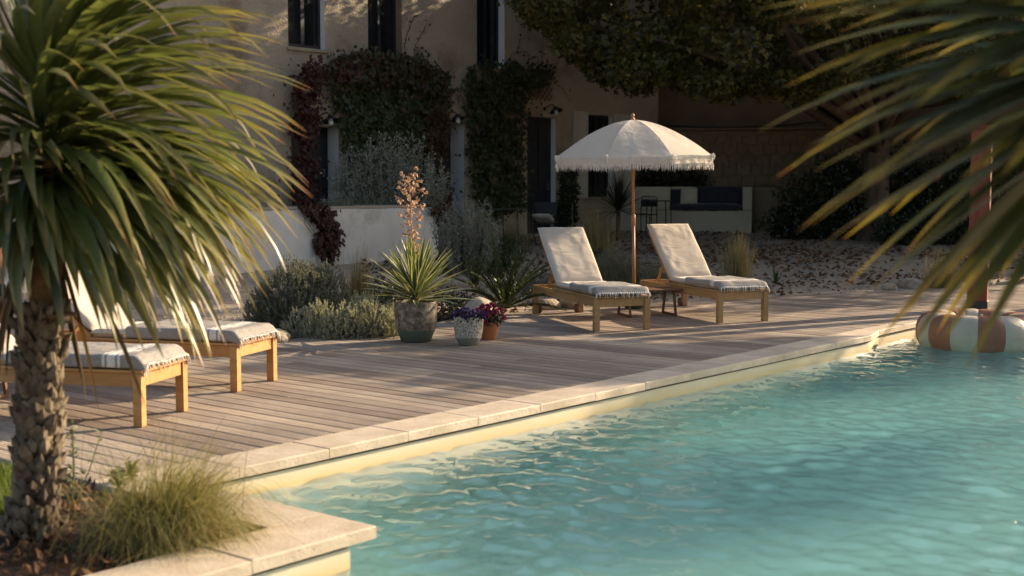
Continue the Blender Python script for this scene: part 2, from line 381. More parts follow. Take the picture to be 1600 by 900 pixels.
M['pot_small'] = pot_mat2()
M['terracotta'] = rough_mat('terracotta', (0.34, 0.12, 0.055), (0.44, 0.18, 0.09), 8, 0.85, 50, 0.002)
M['base_pot'] = plain('grey green parasol base', (0.06, 0.075, 0.055), 0.7)
M['rust'] = rough_mat('rust coloured vinyl', (0.25, 0.105, 0.06), (0.30, 0.13, 0.075), 3, 0.42, 18, 0.006)
M['cream_v'] = rough_mat('cream vinyl', (0.43, 0.37, 0.27), (0.49, 0.43, 0.32), 3, 0.42, 18, 0.006)
# foliage
M['palm_leaf'] = leaf_mat('strap palm leaf', [(0.052, 0.080, 0.026), (0.080, 0.112, 0.034), (0.12, 0.145, 0.042), (0.19, 0.19, 0.075)], 0.33, 0.34,
    uvtip=[(0.66, 0.97, (0.26, 0.21, 0.07)), (0.94, 1.04, (0.28, 0.12, 0.045))], spec=0.55, tcol=(1, .97, .5))
M['dead_leaf'] = leaf_mat('dead palm leaf', [(0.16, 0.10, 0.05), (0.10, 0.06, 0.03)], 0.2, 0.8)
M['palm_leaf2'] = leaf_mat('near palm leaf', [(0.022, 0.030, 0.009), (0.032, 0.042, 0.012), (0.05, 0.056, 0.014)], 0.3, 0.42,
    uvtip=[(0.72, 1.0, (0.36, 0.25, 0.045)), (0.96, 1.04, (0.30, 0.10, 0.03))], spec=0.4)  # yellowed tips, fade drawn longer so the ends look sunlit
M['yucca'] = leaf_mat('variegated yucca leaf', [(0.055, 0.085, 0.035), (0.075, 0.11, 0.045)], 0.25, 0.4, edge=(0.48, 0.47, 0.26), spec=0.4)
M['bloom'] = leaf_mat('dried peach blossom', [(0.46, 0.29, 0.19), (0.58, 0.42, 0.30)], 0.35, 0.8, tcol=(1, .8, .6))
M['fern'] = leaf_mat('dark cycad leaf', [(0.035, 0.055, 0.018), (0.06, 0.08, 0.025)], 0.3, 0.45)
M['phormium'] = leaf_mat('dark strap leaf', [(0.016, 0.018, 0.012), (0.03, 0.03, 0.02)], 0.15, 0.4)
M['ivy'] = leaf_mat('dark ivy leaf', [(0.028, 0.042, 0.014), (0.045, 0.062, 0.018), (0.07, 0.075, 0.02)], 0.2, 0.5)
M['ivy_red'] = leaf_mat('turning creeper leaf', [(0.035, 0.045, 0.014), (0.06, 0.055, 0.018), (0.09, 0.035, 0.016)], 0.25, 0.55)
M['vine_red'] = leaf_mat('crimson creeper leaf', [(0.06, 0.014, 0.012), (0.085, 0.022, 0.016), (0.05, 0.03, 0.015)], 0.25, 0.55, tcol=(1, .4, .2))
M['vine_brown'] = leaf_mat('russet creeper leaf', [(0.07, 0.03, 0.014), (0.09, 0.06, 0.02), (0.06, 0.02, 0.014)], 0.25, 0.55, tcol=(1, .5, .25))
M['tree_leaf'] = leaf_mat('plane tree leaf', [(0.035, 0.045, 0.012), (0.06, 0.065, 0.016), (0.12, 0.10, 0.022), (0.05, 0.055, 0.015)], 0.4, 0.5)
M['shrub'] = leaf_mat('dark evergreen leaf', [(0.018, 0.028, 0.012), (0.03, 0.042, 0.016)], 0.2, 0.4)
M['rosemary'] = leaf_mat('rosemary leaf', [(0.13, 0.14, 0.105), (0.19, 0.195, 0.15), (0.25, 0.25, 0.19)], 0.2, 0.7)
M['silver'] = leaf_mat('silver lavender leaf', [(0.38, 0.39, 0.29), (0.50, 0.50, 0.38), (0.60, 0.59, 0.46)], 0.25, 0.8)
M['teucrium'] = leaf_mat('grey teucrium leaf', [(0.22, 0.245, 0.21), (0.34, 0.36, 0.31)], 0.2, 0.8)
M['grass'] = leaf_mat('feather grass blade', [(0.13, 0.15, 0.045), (0.22, 0.22, 0.07), (0.38, 0.33, 0.13), (0.52, 0.43, 0.21)], 0.35, 0.6)
M['grass_gold'] = leaf_mat('golden grass blade', [(0.14, 0.13, 0.05), (0.30, 0.23, 0.11), (0.42, 0.33, 0.18)], 0.4, 0.7)
M['lawn'] = leaf_mat('lawn blade', [(0.06, 0.10, 0.015), (0.12, 0.16, 0.03)], 0.4, 0.6)
M['weed'] = leaf_mat('small weed leaf', [(0.09, 0.12, 0.04), (0.14, 0.17, 0.06)], 0.35, 0.6)
M['litter'] = leaf_mat('fallen brown leaf', [(0.07, 0.03, 0.014), (0.13, 0.06, 0.025), (0.20, 0.10, 0.04)], 0.1, 0.8)
M['purple'] = leaf_mat('purple petal', [(0.06, 0.035, 0.11), (0.10, 0.06, 0.165)], 0.3, 0.7, tcol=(.7, .6, 1))
M['magenta'] = leaf_mat('magenta petal', [(0.26, 0.03, 0.07), (0.36, 0.05, 0.11), (0.32, 0.07, 0.10)], 0.3, 0.7, tcol=(1, .4, .6))
M['bark'] = rough_mat('grey tree bark', (0.06, 0.045, 0.032), (0.14, 0.105, 0.075), 3, 0.95, 14, 0.03, stretch=(3, 3, .7))
M['twig'] = rough_mat('grey twig', (0.13, 0.11, 0.08), (0.22, 0.19, 0.14), 5, 0.9, 14, 0.002)
M['scale_bark'] = rough_mat('scaly palm bark', (0.09, 0.065, 0.042), (0.27, 0.215, 0.15), 12, 0.95, 60, 0.012, stretch=(2, 2, .6), rnd=.35, c3=(0.05, 0.026, 0.014), s3=6)
M['fibre'] = rough_mat('brown trunk fibre', (0.10, 0.055, 0.022), (0.20, 0.115, 0.05), 9, 0.9, 40, 0.006, stretch=(1, 1, 4))

# ---------------------------------------------------------------- foliage generators (numpy)
def rand_dirs(n):
    v = rng.normal(size=(n, 3)); return v / np.linalg.norm(v, axis=1, keepdims=True)
def leaves_at(P, size, mat, name, parent=None, nrm=None, nspread=1.0, aspect=0.6, axis=None, aspread=1.0, shape='kite', V0=None):
    """one folded leaf per point; P (n,3); nrm/axis preferred normal and growth direction"""
    n = len(P); P = np.asarray(P, float)
    sz = (np.asarray(size) * (0.65 + 0.7 * rng.random(n))) if np.ndim(size) == 0 else np.asarray(size)
    N = rand_dirs(n) * nspread
    if nrm is not None: N = N + np.asarray(nrm)
    A = rand_dirs(n) * aspread
    if axis is not None: A = A + np.asarray(axis)
    A /= np.linalg.norm(A, axis=1, keepdims=True)
    N = N - A * (N * A).sum(1, keepdims=True); N /= (np.linalg.norm(N, axis=1, keepdims=True) + 1e-9)
    B = np.cross(A, N)
    s = sz[:, None]
    if shape == 'blade':   # needle: one thin triangle-ish quad
        v = np.stack([P - B * s * aspect * .5, P + B * s * aspect * .5, P + A * s + N * s * .02], 1)
        V = v.reshape(-1, 3); F = np.arange(3 * n).reshape(n, 3)
    elif shape == 'maple':
        pts = [(0, 0), (.45, .1), (.55, .45), (.22, .5), (0, 1.0), (-.22, .5), (-.55, .45), (-.45, .1)]
        lst = [P + B * s * (x * aspect * 1.4) + A * s * y - N * s * abs(x) * .25 for x, y in pts]
        V = np.stack(lst, 1).reshape(-1, 3); i0 = np.arange(n) * 8
        F = np.concatenate([np.stack([i0, i0 + 1, i0 + 2, i0 + 3], 1), np.stack([i0, i0 + 3, i0 + 4, i0 + 5], 1), np.stack([i0, i0 + 5, i0 + 6, i0 + 7], 1)])
    else:
        v = np.stack([P, P + A * s * .45 + B * s * aspect * .5 - N * s * .12, P + A * s, P + A * s * .45 - B * s * aspect * .5 - N * s * .12], 1)
        V = v.reshape(-1, 3); i0 = np.arange(n) * 4
        F = np.concatenate([np.stack([i0, i0 + 1, i0 + 2], 1), np.stack([i0, i0 + 2, i0 + 3], 1)])
    return np_mesh(name, V, F, M[mat], parent)
def clumps(centres, radii, per, squash=(1, 1, 1), shell=0.55):
    C = np.repeat(np.asarray(centres, float), per, 0); r = np.repeat(np.asarray(radii, float), per)[:, None]
    d = rand_dirs(len(C)); rr = (shell + (1 - shell) * rng.random((len(C), 1))) ** 1.0
    rr = np.where(rng.random((len(C), 1)) < .35, rng.random((len(C), 1)), rr)
    return C + d * r * rr * np.asarray(squash)
def strap(base, d0, L, wd, droop=0.6, wind=Vector((0, 0, 0)), seg=9, fold=0.25, twist=0.0, wprof=None, kink=None):
    """one strap leaf as (verts, faces, uv)"""
    p = Vector(base); d = Vector(d0).normalized(); vs = []; uv = []
    side = d.cross(Vector((0, 0, 1)))
    if side.length < 0.05: side = Vector((random.uniform(-1, 1), random.uniform(-1, 1), 0))
    side.normalize()
    for i in range(seg + 1):
        t = i / seg
        wv = wd * (wprof(t) if wprof else min(1, 0.55 + 2.2 * t) * (1 - max(0, (t - .45) / .55) ** 1.7))
        wv = max(wv, 0.0015)
        sd = side - d * side.dot(d); sd.normalize(); up = sd.cross(d)
        a = twist * t; s2 = sd * cos(a) + up * sin(a); u2 = up * cos(a) - sd * sin(a)
        vs += [p + s2 * (-wv / 2) + u2 * fold * wv, p.copy(), p + s2 * (wv / 2) + u2 * fold * wv]
        uv += [(0, t), (0.5, t), (1, t)]
        k = droop / seg * (0.35 + 1.6 * t)
        if kink and t > kink: k += 2.6 / seg
        d = (d + Vector((0, 0, -1)) * k + wind * (1 / seg)).normalized()
        p = p + d * (L / seg)
    f = []
    for i in range(seg):
        a = 3 * i
        f += [(a, a + 1, a + 4, a + 3), (a + 1, a + 2, a + 5, a + 4)]
    return vs, f, uv
def strap_obj(name, leaves, mat, parent, rel=None):
    V = []; F = []; U = []
    for vs, f, uv in leaves:
        k = len(V); V += [tuple(v) for v in vs]; F += [tuple(i + k for i in q) for q in f]; U += uv
    return np_mesh(name, V, F, M[mat], parent, uv=U, smooth=True)
def ptin(poly, x, y):
    c = False; j = len(poly) - 1
    for i in range(len(poly)):
        xi, yi = poly[i]; xj, yj = poly[j]
        if (yi > y) != (yj > y) and x < (xj - xi) * (y - yi) / (yj - yi) + xi: c = not c
        j = i
    return c
def sample_poly(poly, n, jit=0.0):
    xs = [p[0] for p in poly]; ys = [p[1] for p in poly]; out = []; j0 = jit
    while len(out) < n:
        x, y = random.uniform(min(xs), max(xs)), random.uniform(min(ys), max(ys))
        if ptin(poly, x, y):
            jit = j0 * (2.6 if random.random() < .07 else 1); out.append((x + random.gauss(0, jit), y + random.gauss(0, jit)))
    return out

# ---------------------------------------------------------------- ground, pool, deck
PEND = 15.3; QN = 0.9; ZW = -0.17
def qe(p): return 5.67 + 0.15 * sstep(12.6, 13.3, p)
def in_hole(p, q):
    return (-8 < p < PEND + .38 and QN - .35 < q < 4.57) or (3.78 < p < PEND + .38 and 4.5 < q < qe(p) + .30)
def ground():
    ps = sorted(set([-300, -120, -50, -25, -14] + [round(-8 + .25 * i, 3) for i in range(161)] + [3.78, PEND + .38] + [34, 40, 50, 80, 140, 400]))
    qs = sorted(set([-300, -120, -50, -25, -12, -6, -3, -1] + [QN - .35, 4.57] + [round(.75 + .25 * i, 3) for i in range(113)] + [31, 36, 45, 80, 150, 400]))
    V = []; idx = {}
    for j, q in enumerate(qs):
        for i, p in enumerate(ps):
            v = pq(p, q); z = zg(v.x, v.y)
            if p > 3.7 and q < edge_q(p) - .02 and (q > 5.6 or p > PEND): z = -0.075
            elif p <= 3.8: z = -0.035 if q < 12 else z
            z += 0.012 * noise.noise(Vector((v.x * 1.3, v.y * 1.3, 0))) if z > -.05 else 0
            idx[(i, j)] = len(V); V.append((v.x, v.y, z))
    F = []
    for j in range(len(qs) - 1):
        for i in range(len(ps) - 1):
            if in_hole((ps[i] + ps[i + 1]) / 2, (qs[j] + qs[j + 1]) / 2): continue
            F.append((idx[(i, j)], idx[(i + 1, j)], idx[(i + 1, j + 1)], idx[(i, j + 1)]))
    o = np_mesh('gravel_ground', V, F, M['gravel'], smooth=True); tag(o, kind='structure')
ground()
# planting bed soil laid over the ground
mb = MB()
def bedz(p, q): 
    v = pq(p, q); return 0.02 + 0.03 * noise.noise(Vector((v.x * 3, v.y * 3, 1))) + .02 * noise.noise(Vector((v.x * 9, v.y * 9, 4)))
mb.grid(lambda u, v: (lambda p, q: pq(p, q, -.028 + min(1, max(0, (3.79 - p) * 6)) * min(1, max(0, (q - 4.565) * 6)) * bedz(p, q)))(-3 + 6.785 * u, 4.565 + 3.2 * v), 90, 45)
o = mb.build('bed_soil', M['soil'], smooth=True); tag(o, kind='structure')
# deck
deck = empty('wooden_deck', kind='structure'); rest = MB()
rows = []
p = 3.80; row = 0
while p < 23.5:
    q0 = 6.015 if p < PEND + .40 else -5.0
    q1 = edge_q(p) + random.uniform(-.05, .03)
    L = q1 - q0
    cuts = [q0]
    k0 = q0 + random.choice([1.3, 2.0, 2.7, 3.3])
    if L > 6: cuts += [q0 + 3.6, q0 + 7.2]; k0 = q0 + 9.3
    if q1 - k0 > .7: cuts.append(k0)
    cuts.append(q1)
    for a, b in zip(cuts[:-1], cuts[1:]): rows.append((p, a, b))
    p += 0.145; row += 1
rows.sort(key=lambda r: pq(r[0] + .07, (r[1] + r[2]) / 2).length)
cnt = 0
for (p, a, b) in rows:
    c = pq(p + .07, (a + b) / 2, -0.0165 + random.uniform(-.0015, .0015))
    ang = A1 * 0
    rz = math.atan2(U2.y, U2.x) - PI / 2
    if cnt < 296 and (pq(p, b).x / max(1, pq(p, b).y)) < .45 and p < 20:
        t = MB().box((0, 0, 0), (0.1365, b - a - .004, .03), ch=.004)
        o = t.build('board', M['deck'], deck); o.location = c
        o.rotation_euler = (random.uniform(-.0004, .0004), random.uniform(-.007, .007), rz + random.uniform(-.0006, .0006)); cnt += 1
    else:
        rest.box(c, (0.1365, b - a - .004, .03), rz=rz, ch=.004)
o = rest.build('board_remainder', M['deck'], deck); o['kind'] = 'stuff'
mb = MB()  # dark sheet standing in for the shade below the boards
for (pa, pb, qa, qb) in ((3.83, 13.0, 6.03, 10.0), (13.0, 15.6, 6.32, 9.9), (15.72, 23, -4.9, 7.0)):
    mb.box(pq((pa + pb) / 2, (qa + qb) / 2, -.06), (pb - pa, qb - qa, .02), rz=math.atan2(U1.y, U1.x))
o = mb.build('deck_gap_shade', M['soil'], deck); o['kind'] = 'stuff'

# coping stones
cop = empty('pool_coping', kind='structure')
def stone(P4, n1=1):
    """P4: function (u,v)->world on plan (u along the edge), thickness .058, worn edges"""
    T = .058; c = .006
    nu, nv = 4, 2
    vs = []; f = []
    for lay, (zz, ins) in enumerate(((-T, 0), (-c, 0), (0, c))):
        ring = []
        for i in range(nu): ring.append((i / nu, 0))
        for i in range(nv): ring.append((1, i / nv))
        for i in range(nu): ring.append((1 - i / nu, 1))
        for i in range(nv): ring.append((0, 1 - i / nv))
        for (u, v) in ring:
            a = P4(u, v); b = P4(0.5, 0.5); d = (b - a); d.z = 0
            a = a + d.normalized() * ins + Vector((0, 0, zz)); 
            if lay == 1: a += Vector((random.uniform(-1, 1), random.uniform(-1, 1), random.uniform(-1, 1))) * .0012
            vs.append(a)
    k = 2 * nu + 2 * nv
    for l in range(2):
        for i in range(k): f.append((l * k + i, l * k + (i + 1) % k, (l + 1) * k + (i + 1) % k, (l + 1) * k + i))
    f.append(tuple(2 * k + i for i in range(k))); f.append(tuple(range(k))[::-1])
    base = P4(.5, .5)
    o = MB().add([v - base for v in vs], f).build('coping_stone', M['trav'], cop); o.location = base + Vector((0, 0, random.uniform(.001, .004)))
    return o
g = .0022
jn = [3.785] + [4.50 + .667 * i for i in range(17)]
jn = [x for x in jn if x < PEND - .1] + [PEND]
for a, b in zip(jn[:-1], jn[1:]):
    stone(lambda u, v, a=a, b=b: pq(a + g + (b - a - 2 * g) * u, qe(a + (b - a) * u) * (1 - v) + 6.008 * v, 0.0))
js = [4.12 - .38] ; x = 4.12 - .72
pts = [4.12]
while x > -3: pts.append(x); x -= .667
for b, a in zip(pts[:-1], pts[1:]):
    if b == 4.12: stone(lambda u, v, a=a, b=b: pq(a + g + (b - a - 2 * g) * u, 4.21 + v * .358, 0.0))
    else: stone(lambda u, v, a=a, b=b: pq(a + g + (b - a - 2 * g) * u, 4.21 + v * .358, 0.0))
for a, b in ((4.573, 5.12), (5.12, 5.667)):
    stone(lambda u, v, a=a, b=b: pq(4.12 - .335 * (1 - u), a + g + (b - a - 2 * g) * v, 0.0))
q = 6.26
while q > QN:
    stone(lambda u, v, q=q: pq(PEND + g + .36 * u, q - .66 + .66 * v, 0.0)); q -= .665
x = -6
while x < PEND:
    stone(lambda u, v, a=x: pq(a + .662 * u, QN - .36 + .358 * v, 0.0)); x += .667
# pool shell: liner walls and floor
mb = MB(); ZB = -1.45
def wallpts(seq):
    for (a, b) in zip(seq[:-1], seq[1:]):
        A, B = pq(*a), pq(*b)
        mb.add([(A.x, A.y, ZB), (B.x, B.y, ZB), (B.x, B.y, -.075), (A.x, A.y, -.075)], [(0, 1, 2, 3)])
side = [(3.98 + (PEND - 3.98 + .03) * i / 60, 0) for i in range(61)]; side = [(a, qe(a) + .03) for a, _ in side]
wallpts([(-7.9, QN - .03), (-7.9, 4.24), (3.98, 4.24)] + side + [(PEND + .03, QN - .03), (-7.9, QN - .03)])
mb.add([pq(-7.9, QN - .03, ZB), pq(PEND + .1, QN - .03, ZB), pq(PEND + .1, 6.2, ZB), pq(-7.9, 6.2, ZB)], [(0, 1, 2, 3)])
o = mb.build('pool_shell', M['liner']); tag(o, kind='structure')
mb = MB()   # dark strip put in as the shade beneath the stone overhang
gp = [(a, b + .03) for a, b in side]
for seq in (gp, [(3.99, 4.27), (3.99, 5.70)], [(-6, 4.27), (3.99, 4.27)]):
    for (a, b) in zip(seq[:-1], seq[1:]):
        A, B = pq(*a), pq(*b); mb.add([(A.x, A.y, -.09), (B.x, B.y, -.09), (B.x, B.y, -.05), (A.x, A.y, -.05)], [(0, 1, 2, 3)])
o = mb.build('coping_gap_shade', M['gap_shade'], cop)
# water
def water():
    npx, nq = 820, 260
    P = np.linspace(2.2, PEND + .02, npx); Q = np.linspace(QN - .02, 5.96, nq)
    PP, QQ = np.meshgrid(P, Q)
    X = U1.x * PP + U2.x * QQ; Y = U1.y * PP + U2.y * QQ; Z = np.zeros_like(X)
    r = np.random.default_rng(3)
    for i in range(54):
        lam = .075 * (5.0 ** r.random()); th = r.normal(1.25, .95); k = 2 * np.pi / lam; ph = r.random() * 6.28
        wx = .10 * np.sin(X * 1.7 + i) + .05 * np.sin(Y * 4.1 + 2 * i); wy = .10 * np.cos(Y * 1.9 - i) + .05 * np.sin(X * 3.7 - i)
        env = .35 + .65 * (.5 + .5 * np.sin(X * (.7 + .05 * i) + i) * np.cos(Y * (.6 + .04 * i) + 2 * i))
        Z += .0056 * lam ** 1.02 * env * np.sin(k * ((X + wx) * np.cos(th) + (Y + wy) * np.sin(th)) + ph)
    V = np.stack([X, Y, ZW + Z], -1).reshape(-1, 3)
    i = np.arange(npx * nq).reshape(nq, npx)
    F = np.stack([i[:-1, :-1], i[:-1, 1:], i[1:, 1:], i[1:, :-1]], -1).reshape(-1, 4)
    m = bpy.data.materials.new('pool water'); m.use_nodes = True; n = m.node_tree; n.nodes.clear()
    out = nd(n, 'ShaderNodeOutputMaterial'); gl = nd(n, 'ShaderNodeBsdfGlass'); gl.inputs['IOR'].default_value = 1.333; gl.inputs['Roughness'].default_value = 0.0
    n.links.new(gl.outputs[0], out.inputs[0])
    va = nd(n, 'ShaderNodeVolumeAbsorption'); va.inputs[0].default_value = (0.17, 0.81, 0.91, 1); va.inputs[1].default_value = 0.31
    n.links.new(va.outputs[0], out.inputs['Volume'])
    o = np_mesh('pool_water', V, F, m, smooth=True); tag(o, kind='structure')
    return o
water()

# ---------------------------------------------------------------- the house
house = empty('stone_house', P0 + Vector((0, 0, 0)), label='two storey beige rendered house with dark windows and stone door surrounds', cat='house')
HO = P0
def hb(mb, name, mat, smooth=False, parent=house, kind=None):
    o = mb.build(name, M[mat], parent, smooth, rel=HO)
    if kind: o['kind'] = kind
    return o
def onwall(mb, s0, s1, z0, z1, off0, off1, ch=0.0):
    """box on the facade from s0..s1, z0..z1, depth off0..off1 outward"""
    c = FW((s0 + s1) / 2, (z0 + z1) / 2, (off0 + off1) / 2)
    mb.box(c, (abs(s1 - s0), abs(off1 - off0), abs(z1 - z0)), rz=math.atan2(U1.y, U1.x), ch=ch); return mb
def op(x0, x1, ytop, ybot):
    s0 = fs(x0, (ytop + ybot) / 2)[0]; s1 = fs(x1, (ytop + ybot) / 2)[0]; xm = (x0 + x1) / 2
    return s0, s1, fs(xm, ybot)[1], fs(xm, ytop)[1]
SIL = fs(600, 88)[1]
WINS = [op(450, 507, 0, 76), op(575, 628, 0, 88), op(745, 788, 0, 100)]
WINS = [(a, b, SIL, SIL + 1.75) for a, b, c, d in WINS]
zt = 0.75
d1 = op(455, 529, 197, 330); d2 = op(640, 725, 190, 330); d3 = op(823, 868, 183, 350)
DOORS = [(d1[0], d1[1], zt, d1[3]), (d2[0], d2[1], zt, d2[3]), (d3[0], d3[1], 0.5, d3[3])]
w4 = op(917, 957, 180, 308); WIN4 = (w4[0], w4[1], w4[2], w4[3])
SEND = fs(1028, 230)[0]
OPS = WINS + DOORS + [WIN4]
ss = sorted(set([-16.0, SEND] + [v for o_ in OPS for v in o_[:2]] )); zs = sorted(set([-.3, 8.5] + [v for o_ in OPS for v in o_[2:]]))
def sub(a, st):
    r = []
    for x, y in zip(a[:-1], a[1:]):
        k = max(1, int((y - x) / st)); r += [x + (y - x) * i / k for i in range(k)]
    return r + [a[-1]]
mb = MB()
for i in range(len(ss) - 1):
    for j in range(len(zs) - 1):
        cs, cz = (ss[i] + ss[i + 1]) / 2, (zs[j] + zs[j + 1]) / 2
        if any(o_[0] < cs < o_[1] and o_[2] < cz < o_[3] for o_ in OPS): continue
        mb.add([FW(ss[i], zs[j]), FW(ss[i + 1], zs[j]), FW(ss[i + 1], zs[j + 1]), FW(ss[i], zs[j + 1])], [(0, 1, 2, 3)])
E = FW(SEND, 0); 
mb.add([E + Vector((0, 0, -.3)), E + NIN * 9 + Vector((0, 0, -.3)), E + NIN * 9 + Vector((0, 0, 8.5)), E + Vector((0, 0, 8.5))], [(0, 1, 2, 3)])
W_ = FW(-16, 0)
mb.add([W_ + Vector((0, 0, -.3)), W_ + NIN * 9 + Vector((0, 0, -.3)), W_ + NIN * 9 + Vector((0, 0, 8.5)), W_ + Vector((0, 0, 8.5))], [(3, 2, 1, 0)])
mb.add([W_ + NIN * 9 + Vector((0, 0, -.3)), E + NIN * 9 + Vector((0, 0, -.3)), E + NIN * 9 + Vector((0, 0, 8.5)), W_ + NIN * 9 + Vector((0, 0, 8.5))], [(3, 2, 1, 0)])
hb(mb, 'wall', 'stucco')
mb = MB(); zr = 8.5
a_, b_, c_, d_ = FW(-16.4, zr, .4), FW(SEND + .4, zr, .4), FW(SEND + .4, zr, -9.4), FW(-16.4, zr, -9.4)
r0, r1 = FW(-13, zr + 1.6, -4.5), FW(SEND - 3, zr + 1.6, -4.5)
mb.add([a_, b_, c_, d_, r0, r1], [(0, 1, 5, 4), (1, 2, 5), (2, 3, 4, 5), (3, 0, 4), (3, 2, 1, 0)])
hb(mb, 'roof', 'terracotta')
def reveal(o_, dep, mat='reveal', sill=True):
    a, b, z0, z1 = o_
    mb = MB()
    mb.add([FW(b, z0, .001), FW(b, z1, .001), FW(b, z1, -dep), FW(b, z0, -dep)], [(0, 1, 2, 3)])
    mb.add([FW(a, z0, .001), FW(a, z1, .001), FW(a, z1, -dep), FW(a, z0, -dep)], [(3, 2, 1, 0)])
    mb.add([FW(a, z1, .001), FW(b, z1, .001), FW(b, z1, -dep), FW(a, z1, -dep)], [(0, 1, 2, 3)])
    mb.add([FW(a, z0, .001), FW(b, z0, .001), FW(b, z0, -dep), FW(a, z0, -dep)], [(3, 2, 1, 0)])
    hb(mb, 'reveal', mat)
def window(o_, dep, curtain=None, open_leaf=False):
    a, b, z0, z1 = o_
    mb = MB(); t = .055
    onwall(mb, a, a + t, z0, z1, -dep, -dep + .06); onwall(mb, b - t, b, z0, z1, -dep, -dep + .06)
    onwall(mb, a + t, b - t, z0, z0 + t * 1.2, -dep, -dep + .06); onwall(mb, a + t, b - t, z1 - t, z1, -dep, -dep + .06)
    m_ = (a + b) / 2; onwall(mb, m_ - .04, m_ + .04, z0 + t * 1.2, z1 - t, -dep + .002, -dep + .066)
    wf = hb(mb, 'window', 'dark_frame')
    for (x0, x1) in ((a + t, m_ - .04), (m_ + .04, b - t)):
        g_ = MB(); onwall(g_, x0, x1, z0 + t * 1.2, z1 - t, -dep + .02, -dep + .028); hb(g_, 'pane', 'glass', parent=wf)
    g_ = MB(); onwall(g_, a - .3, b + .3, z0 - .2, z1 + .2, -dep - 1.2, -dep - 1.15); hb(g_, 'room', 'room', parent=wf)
    if curtain:
        for (x0, x1) in curtain:
            c = MB(); xa, xb = a + (b - a) * x0, a + (b - a) * x1
            c.grid(lambda u, v: FW(xa + (xb - xa) * u, z0 + .02 + (z1 - z0 - .04) * v, -dep - .10 + .025 * sin(u * (xb - xa) * 60)), 28, 2)
            hb(c, 'curtain', 'curtain', True, wf)
reveal(WINS[0], .17); reveal(WINS[1], .22, 'stucco2'); reveal(WINS[2], .22); reveal(WIN4, .18)
window(WINS[0], .17, [(.05, .7)]); window(WINS[1], .22, [(0.05, .2), (.38, .66)]); window(WINS[2], .22, [(.1, .62)]); window(WIN4, .18)
for wn in WINS:
    mb = MB(); onwall(mb, wn[0] - .04, wn[1] + .06, wn[2] - .06, wn[2] - .001, -.02, .045, .006); hb(mb, 'window_sill', 'block')
mb = MB(); onwall(mb, WIN4[0] - .05, WIN4[1] + .05, WIN4[2] - .08, WIN4[2] - .001, -.02, .05, .006); hb(mb, 'window_sill', 'block')
DEPS = [.28, .36, .13]
for k, (dd, dep) in enumerate(zip(DOORS, DEPS)):
    reveal(dd, dep)
    a, b, z0, z1 = dd; mb = MB()
    onwall(mb, a, b, z0, z1, -dep - .05, -dep); dr = hb(mb, 'door', 'dark_frame')
    for (x0, x1) in ((a + .09, (a + b) / 2 - .05), ((a + b) / 2 + .05, b - .09)):
        for (y0, y1) in ((z0 + .15, z0 + .85), (z0 + .98, z1 - .12)):
            g_ = MB(); onwall(g_, x0, x1, y0, y1, -dep + .001, -dep + .02, .008); hb(g_, 'door_panel', 'dark_frame', parent=dr)
    mb = MB(); mb.beam(FW(b - .13, z0 + 1.0, -dep + .05), FW(b - .24, z0 + 1.0, -dep + .05), .018, .018); onwall(mb, b - .145, b - .115, z0 + .93, z0 + 1.07, -dep + .002, -dep + .04)
    hb(mb, 'door_handle', 'steel', parent=dr)
    # cut stone surround, block by block
    bw = .30 if k < 2 else .25
    for sidee in (0, 1):
        z = z0 - .1; i = 0
        while z < z1 - .02:
            h = min(.31, z1 - z)
            if z1 - z - h < .12: h = z1 - z
            wv = bw + (.07 if i % 2 else -.02)
            mb = MB()
            if sidee == 0: onwall(mb, a - wv, a - .002, z + .005, z + h - .005, -.03, .014, .005)
            else: onwall(mb, b + .002, b + wv, z + .005, z + h - .005, -.03, .014, .005)
            hb(mb, 'stone_block', 'block'); z += h; i += 1
    L = b - a + 2 * bw; nb = 4
    for i in range(nb):
        mb = MB(); onwall(mb, a - bw + L * i / nb + .005, a - bw + L * (i + 1) / nb - .005, z1 + .004, z1 + .32, -.03, .0165, .005); hb(mb, 'stone_block', 'block')
# shutters of the small window
def shutter(s0, s1, z0, z1):
    mb = MB(); onwall(mb, s0, s1, z0, z1, .012, .045, .004); sh = hb(mb, 'shutter', 'shutter')
    t = .07
    for (y0, y1) in ((z0 + t, z0 + (z1 - z0) * .5 - t / 2), (z0 + (z1 - z0) * .5 + t / 2, z1 - t)):
        m2 = MB()
        for (p0, p1, q0, q1) in ((s0 + .04, s0 + .06, y0, y1), (s1 - .06, s1 - .04, y0, y1), (s0 + .06, s1 - .06, y0, y0 + .02), (s0 + .06, s1 - .06, y1 - .02, y1)):
            onwall(m2, p0, p1, q0, q1, .046, .058)
        hb(m2, 'shutter_moulding', 'shutter', parent=sh)
a = fs(895, 240)[0]; shutter(a, WIN4[0] - .01, WIN4[2] - .02, WIN4[3] + .05)
b = fs(990, 240)[0]; shutter(WIN4[1] + .01, b, WIN4[2] - .02, WIN4[3] + .05)
# foot of wall step
mb = MB(); onwall(mb, DOORS[2][0] - .3, DOORS[2][1] + .3, .3, .5, .0, .5, .01); hb(mb, 'door_step', 'block')
